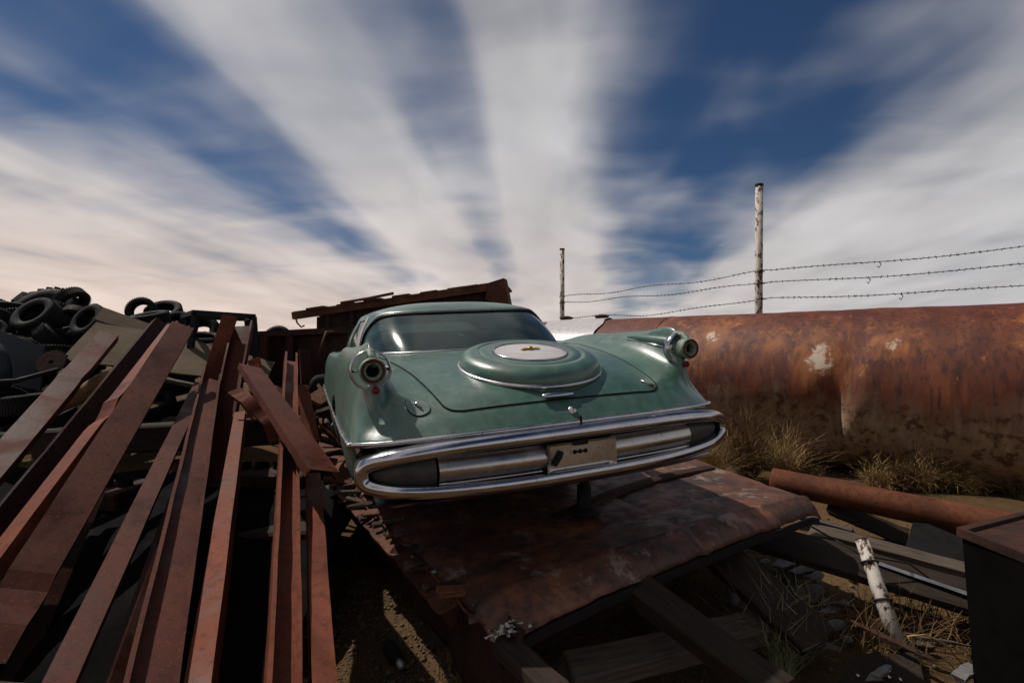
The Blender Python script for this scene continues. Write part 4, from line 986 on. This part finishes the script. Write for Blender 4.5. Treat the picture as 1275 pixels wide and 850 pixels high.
    V, Fc = revolve([(.018, .20), (.020, .22), (.019, .245), (.0005, .25)], 14, 'z', (0, 0, -.1)); mesh_obj('cap', V, Fc, 'galv', bt, True)
build_crushed()
left_heap()

# ------------------------------------------------------------------ rusty hopper behind the car
def hopper():
    h = empty('steel_hopper', px(500, 430, 10.5)); tag(h, 'rusty steel hopper with a tilted lid behind the car roof', 'hopper'); o = h.location
    D0, D1 = 9.8, 11.0
    tl, tr = px(366, 388, D0), px(626, 350, D0 + .4); ax = (tr - tl).normalized(); back = Vector((.12, 1.6, .02)); back2 = Vector((.12, 1.5, -.25))
    # lid made of lapped strips
    n = 15
    for i in range(n):
        a = tl.lerp(tr, i / n) - ax * .02; b = tl.lerp(tr, (i + 1) / n) + ax * .02; lift = Vector((0, 0, .012 * (i % 2) + random.uniform(-.006, .010)))
        f0 = Vector((0, random.uniform(-.06, .02), 0))
        V = [a + lift + f0 - o, b + lift + f0 - o, b + lift + back - o, a + lift + back - o]; V += [p - Vector((0, 0, .03)) for p in V]
        mesh_obj('lid_strip', V, [(0, 1, 2, 3), (7, 6, 5, 4), (0, 4, 5, 1), (1, 5, 6, 2), (2, 6, 7, 3), (3, 7, 4, 0)], 'rust', h)
    # tapering body below
    bl, br = px(394, 470, D0 + .25), px(634, 470, D0 + .5)
    tl2, tr2 = tl + Vector((.10, .12, -.07)), tr + Vector((-.02, .12, -.07))
    tl2 = tl2 + Vector((.18, 0, 0))
    q = [tl2, tr2, br, bl]; V = [p - o for p in q] + [p - o + back2 for p in q]
    mesh_obj('bin', V, [(0, 1, 2, 3), (7, 6, 5, 4), (0, 4, 5, 1), (1, 5, 6, 2), (3, 7, 4, 0), (2, 6, 7, 3)], 'rust_dark', h)
    V, Fc = sweep([tl + Vector((-.03, .03, -.06)) - o, tr + Vector((.03, .03, -.06)) - o], [(-.05, -.05), (.05, -.05), (.05, .05), (-.05, .05)]); mesh_obj('rim_bar', V, Fc, 'rust', h)
    for i in range(8):
        s = (i + .5) / 8; V, Fc = sweep([tl2.lerp(tr2, s) - o + Vector((0, -.03, 0)), bl.lerp(br, s) - o + Vector((0, -.03, 0))], [(-.03, -.03), (.03, -.03), (.03, .03), (-.03, .03)], Vector((0, 1, 0))); mesh_obj('rib', V, Fc, 'rust_dark', h)
    V = [px(608, 352, D0 + .3) - o, px(627, 346, D0 + .4) - o, px(635, 386, D0 + .4) - o, px(604, 372, D0 + .3) - o]; V += [p + Vector((.05, .2, 0)) for p in V]
    mesh_obj('end_plate', V, [(0, 1, 2, 3), (7, 6, 5, 4), (0, 4, 5, 1), (1, 5, 6, 2), (3, 7, 4, 0), (2, 6, 7, 3)], 'rust', h)
    tube('lid_flap', [px(424, 377, D0 - .03) - o, px(460, 371, D0 - .03) - o, px(490, 365, D0) - o], .022, 'rust', h, 6)
    tube('hook', [px(367, 392, D0) - o, px(370, 402, D0) - o, px(375, 407, D0) - o, px(379, 405, D0) - o], .012, 'rust', h, 6)
    V, Fc = box_vf(px(520, 520, D0 + 1.1) - o, (1.3, .6, .55)); mesh_obj('base', V, Fc, 'rust_dark', h)
hopper()

# ------------------------------------------------------------------ tank, fence, pipe
def tank():
    p0, p1 = Vector((8.4, 5.05 * YK, 1.10)), Vector((.75, 14.45 * YK, 1.10)); ax = p1 - p0; Ln = ax.length; r = 1.10
    rz = math.atan2(ax.y, ax.x)
    t = empty('storage_tank', (p0.x, p0.y, 0), (0, 0, rz)); tag(t, 'long rusty cylindrical storage tank with a creased dent', 'tank')
    # local: x along the axis, -y towards the camera... (left normal of the axis is +y)
    n, k = 170, 96; V, Fc = [], []
    side = 1 if (Matrix.Rotation(rz, 3, 'Z') @ Vector((0, 1, 0))).y < 0 else -1
    def dent(s, a):                                                    # s along, a angle above the horizontal on the camera side
        d = 0.0
        lean = s - (5.0 + .55 * math.sin(a) * 0 - (a) * .30)
        d += .16 * math.exp(-(lean / .16) ** 2) * math.exp(-((a + .35) / .55) ** 2)
        d += .10 * math.exp(-((lean - .5) / .5) ** 2) * math.exp(-((a + .55) / .4) ** 2)
        d -= .05 * math.exp(-((lean + .30) / .12) ** 2) * math.exp(-((a + .4) / .5) ** 2)
        d += .014 * nz(s, a * 1.1, 0, 1.2) + .006 * nz(s, a, 5, 4)
        return d
    for i in range(n + 1):
        s = Ln * i / n
        for j in range(k):
            a = 2 * math.pi * j / k; aa = a if a < math.pi else a - 2 * math.pi
            rr = r - dent(s, aa)
            V.append(Vector((s, side * rr * math.cos(aa), rr * math.sin(aa))))
    for i in range(n):
        for j in range(k): Fc.append((i * k + j, i * k + (j + 1) % k, (i + 1) * k + (j + 1) % k, (i + 1) * k + j))
    sh = mesh_obj('shell', V, Fc, 'tank', t, True); sh.location = (0, 0, 1.10); weld(sh, 1e-5)
    for s0, sg in ((0, -1), (Ln, 1)):
        V, Fc = revolve([(r, 0), (r * .97, .12 * sg), (r * .8, .27 * sg), (r * .45, .36 * sg), (.0005, .38 * sg)], 64, 'x', (s0, 0, 1.10)); mesh_obj('end_cap', V, Fc, 'tank', t, True)
    for s in (1.5, 7.6, 9.3):
        V, Fc = revolve([(r - .02, -.012), (r + .006, -.008), (r + .006, .008), (r - .02, .012)], 64, 'x', (s, 0, 1.10)); w = mesh_obj('weld_seam', V, Fc, 'tank', t, True)
    for s in (Ln - .5, Ln - 1.35):                                     # two hatches on the top far end
        V, Fc = revolve([(.12, -.05), (.12, .05), (.14, .05), (.14, .075), (.05, .10), (.0005, .105)], 20, 'z', (s, 0, 2.20)); mesh_obj('hatch', V, Fc, 'rust_dark', t, True)
    # pale paint on the crown of the far end, its sunlit look painted in
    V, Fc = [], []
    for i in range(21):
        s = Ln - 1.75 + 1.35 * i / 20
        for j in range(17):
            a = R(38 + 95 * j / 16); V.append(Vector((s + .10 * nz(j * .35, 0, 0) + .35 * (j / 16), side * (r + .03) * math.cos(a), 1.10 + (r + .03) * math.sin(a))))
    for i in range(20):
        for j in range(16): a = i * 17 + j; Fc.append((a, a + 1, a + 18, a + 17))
    mesh_obj('sunlit_paint_patch', V, Fc, 'white_paint', t, True)
tank()
def fence():
    posts = [((946, 230), 11.6, 'tall white chipped fence post behind the tank, nearer one'), ((700, 310), 18.2, 'far slim fence post with flaking paint, left of the tall one')]
    W = {}
    for (u, v), d, lb in posts:
        top = px(u, v, d); e = empty('fence_post', (top.x, top.y, 0)); tag(e, lb, 'fence post', 'fence posts')
        lean = -.035 if u > 800 else 0.0
        pts = [Vector((lean * 1.0, 0, -.05)) if False else Vector((-lean * (0 - top.z) / top.z * -1, 0, 0)), Vector((0, 0, top.z))]
        tube('pole', [Vector((lean, 0, -.02)), Vector((lean * .5, 0, top.z * .5)), Vector((0, 0, top.z))], .062, 'white_post', e, 14, Vector((0, 1, 0)))
        V, Fc = revolve([(.068, -.03), (.068, .015), (.0005, .02)], 14, 'z', (0, 0, top.z)); mesh_obj('cap', V, Fc, 'rust_dark', e)
        rows = (338, 353, 372) if u > 800 else (369, 377, 395)
        zs = [px(u, r_, d).z for r_ in rows]; W[u] = [Vector((top.x, top.y - .065, z)) for z in zs]
        for z in zs:
            tube('tie', [Vector((.072 * math.cos(a), .072 * math.sin(a), z + .012 * math.sin(3 * a))) for a in np.linspace(0, 2 * math.pi, 17)[:-1]], .008, 'wire', e, 5, None, True)
    far = Vector((9.0, 8.4 * YK, 0)); e = empty('fence_post', far); tag(e, 'fence post holding the wires past the right edge', 'fence post', 'fence posts')
    tube('pole', [Vector((0, 0, -.02)), Vector((0, 0, 4.4))], .062, 'white_post', e, 14, Vector((0, 1, 0)))
    a0 = W[946]; W2 = []
    for q, vv in zip(a0, (302, 324, 351)):
        # direction in plan from the tall post to the next one; height set by the row where it leaves the frame
        dirn = (far - Vector((q.x, q.y, 0))); best = None
        for k in range(1, 400):
            p = Vector((q.x, q.y, 0)) + dirn * k / 400
            if 637.5 + F * p.x / p.y >= 1275: best = (k / 400, p.y); break
        s, dy = best; z = EYE + (HZ - vv) * dy / F; W2.append(Vector((far.x, far.y, q.z + (z - q.z) / s)))
    labs = ['top', 'middle', 'lowest']; amp = {0: .05, 1: .035, 2: .10}
    for i in range(3):
        A_, B_, C_ = W[700][i], W[946][i], W2[i]; pts = []
        for s in np.linspace(0, 1, 36):
            p = A_.lerp(B_, s); p.z -= amp[i] * math.sin(math.pi * s) * (1 + .3 * math.sin(9 * s + i)) - .02 * math.sin(14 * s + 2 * i); pts.append(p)
        for s in np.linspace(0, 1, 40)[1:]:
            p = B_.lerp(C_, s); p.z -= .06 * math.sin(math.pi * s) - .012 * math.sin(11 * s + i); pts.append(p)
        e = empty('barbed_wire', A_); tag(e, labs[i] + ' of the three barbed wire strands above the tank', 'wire', 'barbed wire strands')
        tube('strand', [p - A_ for p in pts], .0058, 'wire', e, 5)
        P2 = [np.array(p) for p in pts]; parts = []
        for j in range(120):
            t = (len(pts) - 1) * (j + .5) / 120; c = Vector(catmull(P2, t)) - A_
            for m_ in range(2):
                d = Vector((random.uniform(-1, 1), random.uniform(-1, 1), random.uniform(-1, 1))).normalized() * .026; parts.append(sweep([c - d, c + d], [(-.003, -.003), (.003, -.003), (0, .004)], Vector((.3, .2, 1))))
        V, Fc = join(parts); mesh_obj('barbs', V, Fc, 'wire', e, False, 'stuff')
        for u_ in ((1098, 1085, 1128)[i],):
            j = min(range(len(pts)), key=lambda q_: abs(637.5 + F * pts[q_].x / pts[q_].y - u_)); c = pts[j] - A_
            tube('loose_end', [c, c + Vector((.03, 0, -.04)), c + Vector((.0, 0, -.09)), c + Vector((-.03, 0, -.07))], .007, 'wire', e, 5)
fence()
def right_yard():
    # long rusty pipe
    a, b = px(962, 597, 6.3), px(1290, 664, 4.7)
    p = empty('rusty_pipe', a); tag(p, 'long rusty steel pipe lying in front of the tank', 'pipe')
    T, s, n = frame_at(Vector((0, 0, 0)), b - a)
    V, Fc = sweep([T * t for t in np.linspace(0, (b - a).length, 24)], circ(.098, 28)); 
    o_ = mesh_obj('pipe_wall', V, [f for f in Fc if len(f) == 4], 'rust_pipe', p, True); solid(o_, .012)
    V, Fc = sweep([T * .30, T * .33], circ(.101, 28)); mesh_obj('weld_ring', V, Fc, 'rust_pipe', p, True)
    # timbers and sheets
    plank('timber_beam', px(905, 655, 4.9), px(1260, 758, 3.9), .30, .05, 'wide dark weathered plank lying right of the crushed car', 'plank', 'wood_dark', R(15))
    plank('timber_beam', px(1010, 658, 5.3), px(1235, 718, 4.5), .14, .05, 'brown plank lying on the wide dark plank', 'plank', 'wood_grey', R(10))
    plank('timber_beam', px(1030, 628, 5.9), px(1130, 670, 5.5), .22, .03, 'dark board lying just below the rusty pipe', 'board', 'wood_dark', R(20))
    plank('timber_beam', px(990, 640, 5.6), px(1062, 662, 5.3), .06, .04, 'short batten beside the corner of the crushed car', 'batten', 'wood_grey', R(10))
    o_ = plank('metal_strip', px(1078, 695, 4.4), px(1232, 748, 3.9), .075, .02, 'pale galvanized strip lying along the dark plank', 'strip', 'galv', R(-20), None, .003)
    panel4('metal_sheet', [px(1118, 705, 4.9), px(1215, 722, 4.7), px(1225, 660, 5.0), px(1135, 650, 5.2)], 'dark blue-black metal sheet standing behind the planks', 'sheet', 'black_steel', .01)
    plank('timber_beam', px(775, 718, 3.35), px(968, 862, 2.7), .14, .10, 'dark splintered timber leaning from under the crushed roof, lower one', 'timber', 'wood_dark', R(20))
    plank('timber_beam', px(880, 675, 4.1), px(1020, 800, 3.3), .20, .08, 'dark wide timber leaning from under the crushed roof, upper one', 'timber', 'wood_dark', R(30))
    plank('timber_beam', px(705, 838, 3.0), px(970, 772, 3.7), .16, .09, 'grey log half hidden on the ground below the crushed roof', 'log', 'wood_grey', R(10))
    plank('timber_beam', px(622, 795, 2.75), px(705, 872, 2.3), .10, .06, 'dark rail with flaking white paint under the crushed corner', 'rail', 'wood_dark', R(0))
    # leaning white post
    t0, b0 = px(1072, 672, 4.2), px(1118, 806, 3.75)
    e = empty('leaning_post', b0); tag(e, 'short white chipped post leaning in the weeds', 'post')
    V, Fc = sweep([Vector((0, 0, 0)), (t0 - b0) * .5, t0 - b0], circ(.042, 14), None, True, True, [1.0, .95, .85]); mesh_obj('pole', V, Fc, 'white_post', e, True)
    for q in (.42, .78):
        c = (t0 - b0) * q; T, s, n = frame_at(Vector((0, 0, 0)), t0 - b0)
        tube('wire_tie', [c + s * .044 * math.cos(x) + n * .044 * math.sin(x) for x in np.linspace(0, 6.28, 15)[:-1]], .007, 'wire', e, 5, None, True)
    V, Fc = sweep([(t0 - b0) * .985, (t0 - b0) * 1.02], circ(.034, 7)); mesh_obj('broken_top', V, Fc, 'rust', e)
    k = tube('loose_wire', [px(1010, 655, 4.5), px(1072, 690, 4.2), px(1130, 700, 4.2), px(1170, 730, 4.1)], .006, 'wire'); tag(k, 'loose rusty wire running past the leaning post', 'wire')
    # dark bin at the right edge
    bn = empty('steel_bin', px(1262, 760, 3.1)); tag(bn, 'dark tapered steel bin at the right edge', 'bin'); o = bn.location
    top = [px(1196, 662, 3.3), px(1290, 700, 2.75), px(1420, 668, 3.1), px(1290, 638, 3.8)]
    bot = [Vector((p.x + (.10 if i == 0 else .02), p.y + .05, .02)) for i, p in enumerate(top)]
    V = [p - o for p in top + bot]; V += [o_2 * .0 + (v + (Vector((1.93, 3.2, v.z + o.z)) - o - v) * .03) for v, o_2 in zip(V[:4], V[:4])] if False else []
    mesh_obj('bin_wall', V, [(0, 4, 5, 1), (1, 5, 6, 2), (2, 6, 7, 3), (3, 7, 4, 0), (4, 7, 6, 5)], 'deep_black', bn)
    V, Fc = sweep([p - o for p in top], [(-.02, -.02), (.02, -.02), (.02, .02), (-.02, .02)], None, True, False, None, True); mesh_obj('bin_rim', V, Fc, 'rust_dark', bn)
    cm = sum(top, Vector()) / 4; V = [p.lerp(cm, .05) - o + Vector((0, 0, -.0)) for p in top]; mesh_obj('bin_lid', V, [(0, 1, 2, 3)], 'rust_dark', bn)
    # rubble
    def rock(u, v, r, lb, mt='rock', z=.03):
        bm = bmesh.new(); bmesh.ops.create_icosphere(bm, subdivisions=2, radius=r); sd = random.uniform(0, 90)
        for q in bm.verts:
            d = 1 + .45 * nz(q.co.x / r + sd, q.co.y / r, q.co.z / r, .9); q.co = Vector((q.co.x * d, q.co.y * d * .85, q.co.z * d * .65))
        o1 = bm_obj('rock', bm, mt); o1.location = gz(u, v, z + r * .2); o1.rotation_euler = (0, 0, random.uniform(0, 6)); tag(o1, lb, 'rock', 'rubble right of the crushed car'); return o1
    rock(1014, 735, .075, 'largest pale rock among the rubble left of the leaning post'); rock(986, 724, .045, 'small rock uphill of the largest rubble rock')
    rock(1000, 701, .05, 'rounded stone beside the flat concrete piece'); rock(910, 743, .05, 'pale angular stone under the crushed roof'); rock(890, 775, .05, 'pale stone beside the grey log')
    for i in range(70): rock(random.uniform(900, 1060), random.uniform(685, 800), random.uniform(.012, .035), 'small stone in the rubble right of the crushed car')
    for (u0, v0, u1, v1, w, lb) in ((1015, 768, 1055, 748, .05, 'broken concrete bar in the rubble, upper one'), (1018, 785, 1052, 768, .045, 'broken concrete bar in the rubble, lower one'), (970, 700, 1020, 718, .12, 'flat concrete piece beside the planks'), (1085, 842, 1105, 828, .03, 'pale concrete chip at the bottom edge'), (1185, 845, 1212, 826, .05, 'grey splintered board end at the bottom right')):
        plank('concrete_piece', gz(u0, v0, .08), gz(u1, v1, .10), w, .03, lb, 'concrete', 'concrete', R(15), 'broken concrete in the rubble', .012)
    for i in range(34):
        u, v = random.uniform(880, 1210), random.uniform(672, 800); c = gz(u, v, .06 + .10 * random.random()); a = random.uniform(-.9, .5) if i % 4 else random.uniform(0, 3); l = random.uniform(.08, .32)
        d = Vector((math.cos(a), math.sin(a), random.uniform(-.12, .12))) * l
        plank('wood_splinter', c - d, c + d, random.uniform(.015, .05), random.uniform(.008, .02), 'thin wood splinter scattered in the rubble right of the crushed car', 'splinter', ('wood_grey', 'wood_dark', 'rust_dark')[i % 3], random.uniform(-.5, .5), 'splinters in the right rubble', .012)
    panel4('ply_offcut', [gz(1040, 852, .05), gz(1150, 858, .05), gz(1140, 812, .07), gz(1062, 815, .07)], 'dark board with bright bolts on the ground at the bottom', 'board', 'wood_dark', .02, wob=.006)
    for (u, v) in ((1066, 838), (1105, 832), (1105, 840), (1119, 843)):
        bm = bmesh.new(); bmesh.ops.create_uvsphere(bm, u_segments=14, v_segments=8, radius=.011); o1 = bm_obj('round_bolt', bm, 'chrome', None, True); o1.location = gz(u, v, .09); o1.scale = (1, 1, .6); tag(o1, 'shiny round bolt head on the dark board', 'bolt', 'bolts on the dark board')
right_yard()

# ------------------------------------------------------------------ dry weeds
def blades(name, c, n, rad, hgt, mat, label, cat, spread=.9, curl=.5, wd=.0035, group=None, twig=False):
    V, Fc = [], []
    for i in range(n):
        a = random.uniform(0, 6.283); r = rad * math.sqrt(random.random()) * .7; x, y = r * math.cos(a), r * math.sin(a)
        L_ = hgt * random.uniform(.45, 1.1); az = random.uniform(0, 6.283); tl = random.uniform(.05, spread); d = Vector((math.cos(az) * tl, math.sin(az) * tl, 1)).normalized()
        p = Vector((x, y, gheight(c[0] + x, c[1] + y) - c[2])) if not twig else Vector((x * .3, y * .3, 0)); seg = 5; w = wd * random.uniform(.6, 1.4); side = Vector((-d.y, d.x, 0)).normalized() if abs(d.x) + abs(d.y) > 1e-3 else Vector((1, 0, 0))
        b = len(V)
        for k in range(seg + 1):
            t = k / seg; ww = w * (1 - .75 * t); V += [p - side * ww, p + side * ww]
            p = p + d * (L_ / seg); d = (d + Vector((random.uniform(-.25, .25), random.uniform(-.25, .25), -curl * .35)) * (1 if twig else .7)).normalized()
            if twig and k in (1, 2, 3):
                e = (d + Vector((random.uniform(-1, 1), random.uniform(-1, 1), random.uniform(-.3, .6)))).normalized(); q0, q1 = p, p + e * L_ * random.uniform(.2, .4); m_ = len(V); V += [q0 - side * w * .5, q0 + side * w * .5, q1]; Fc.append((m_, m_ + 1, m_ + 2))
        for k in range(seg): Fc.append((b + 2 * k, b + 2 * k + 1, b + 2 * k + 3, b + 2 * k + 2))
    o = mesh_obj(name, V, Fc, mat); o.location = c; tag(o, label, cat, group); return o
def weeds():
    def at(u, v, z=0.0): p = gz(u, v, z); return (p.x, p.y, gheight(p.x, p.y))
    # along the foot of the tank
    for i, (u, v, n, h, lb) in enumerate(((880, 592, 520, .80, 'dense dry bush between bumper and tank'), (930, 590, 560, .95, 'tall dry bush at the foot of the tank, right of the bumper'), (975, 588, 360, .75, 'dry bush behind the end of the rusty pipe'))):
        blades('dry_bush', at(u, v + 10), n, .42, h, 'straw_brown' if i % 2 else 'straw', lb, 'bush', 1.1, .5, .0045, 'dry bushes along the tank', True)
    for i, u in enumerate((1012, 1092, 1122, 1150, 1178, 1206, 1262)):
        blades('dry_bush', at(u, 606 + (u - 1000) * .07), (90, 260, 300, 320, 260, 160, 60)[i], .36, (.30, .44, .58, .50, .60, .40, .30)[i], 'straw' if i % 2 else 'straw_brown', ('dry weed tuft behind the rusty pipe, %s' % ['leftmost of the row', 'second from the left', 'third from the left', 'in the middle of the row', 'third from the right', 'second from the right', 'rightmost of the row'][i]), 'weed', 1.1, .8, .0045, 'dry weeds behind the pipe', True)
    blades('sage_bush', at(975, 838), 300, .24, .50, 'sage', 'pale green brush at the bottom edge beside the timber', 'bush', .9, .2, .003, None, True)
    blades('sage_bush', at(1000, 800), 60, .15, .3, 'sage', 'small pale green sprig above the bottom brush', 'bush', .9, .2, .003, None, True)
    blades('weed_clump', at(1090, 800), 200, .35, .30, 'straw_brown', 'brown dead grass round the leaning post', 'grass', 1.0, .9, .003)
    blades('weed_clump', at(1180, 790), 260, .45, .32, 'straw_brown', 'brown dead grass between leaning post and bin', 'grass', 1.0, .9, .003)
    blades('weed_clump', at(1040, 775), 90, .25, .25, 'straw_brown', 'thin dead grass among the concrete bars', 'grass', 1.0, .9, .003)
    blades('weed_clump', at(585, 830), 120, .25, .16, 'straw_brown', 'low dead grass under the crushed corner by the gravel', 'grass', 1.0, .9, .003)
    for i, pts in enumerate((((1128, 790), (1150, 788), (1175, 800), (1200, 830)), ((1080, 765), (1090, 775), (1094, 805), (1096, 815)), ((1128, 790), (1134, 800), (1140, 808), (1141, 812)))):
        k = tube('dry_stalk', [px(u, v, 3.5) for u, v in pts], .004, 'straw', None, 5); tag(k, ['long arching dry stalk right of the leaning post', 'thin dry stalk left of the leaning post foot', 'short bent dry stalk at the leaning post foot'][i], 'stalk', 'dry stalks')
weeds()
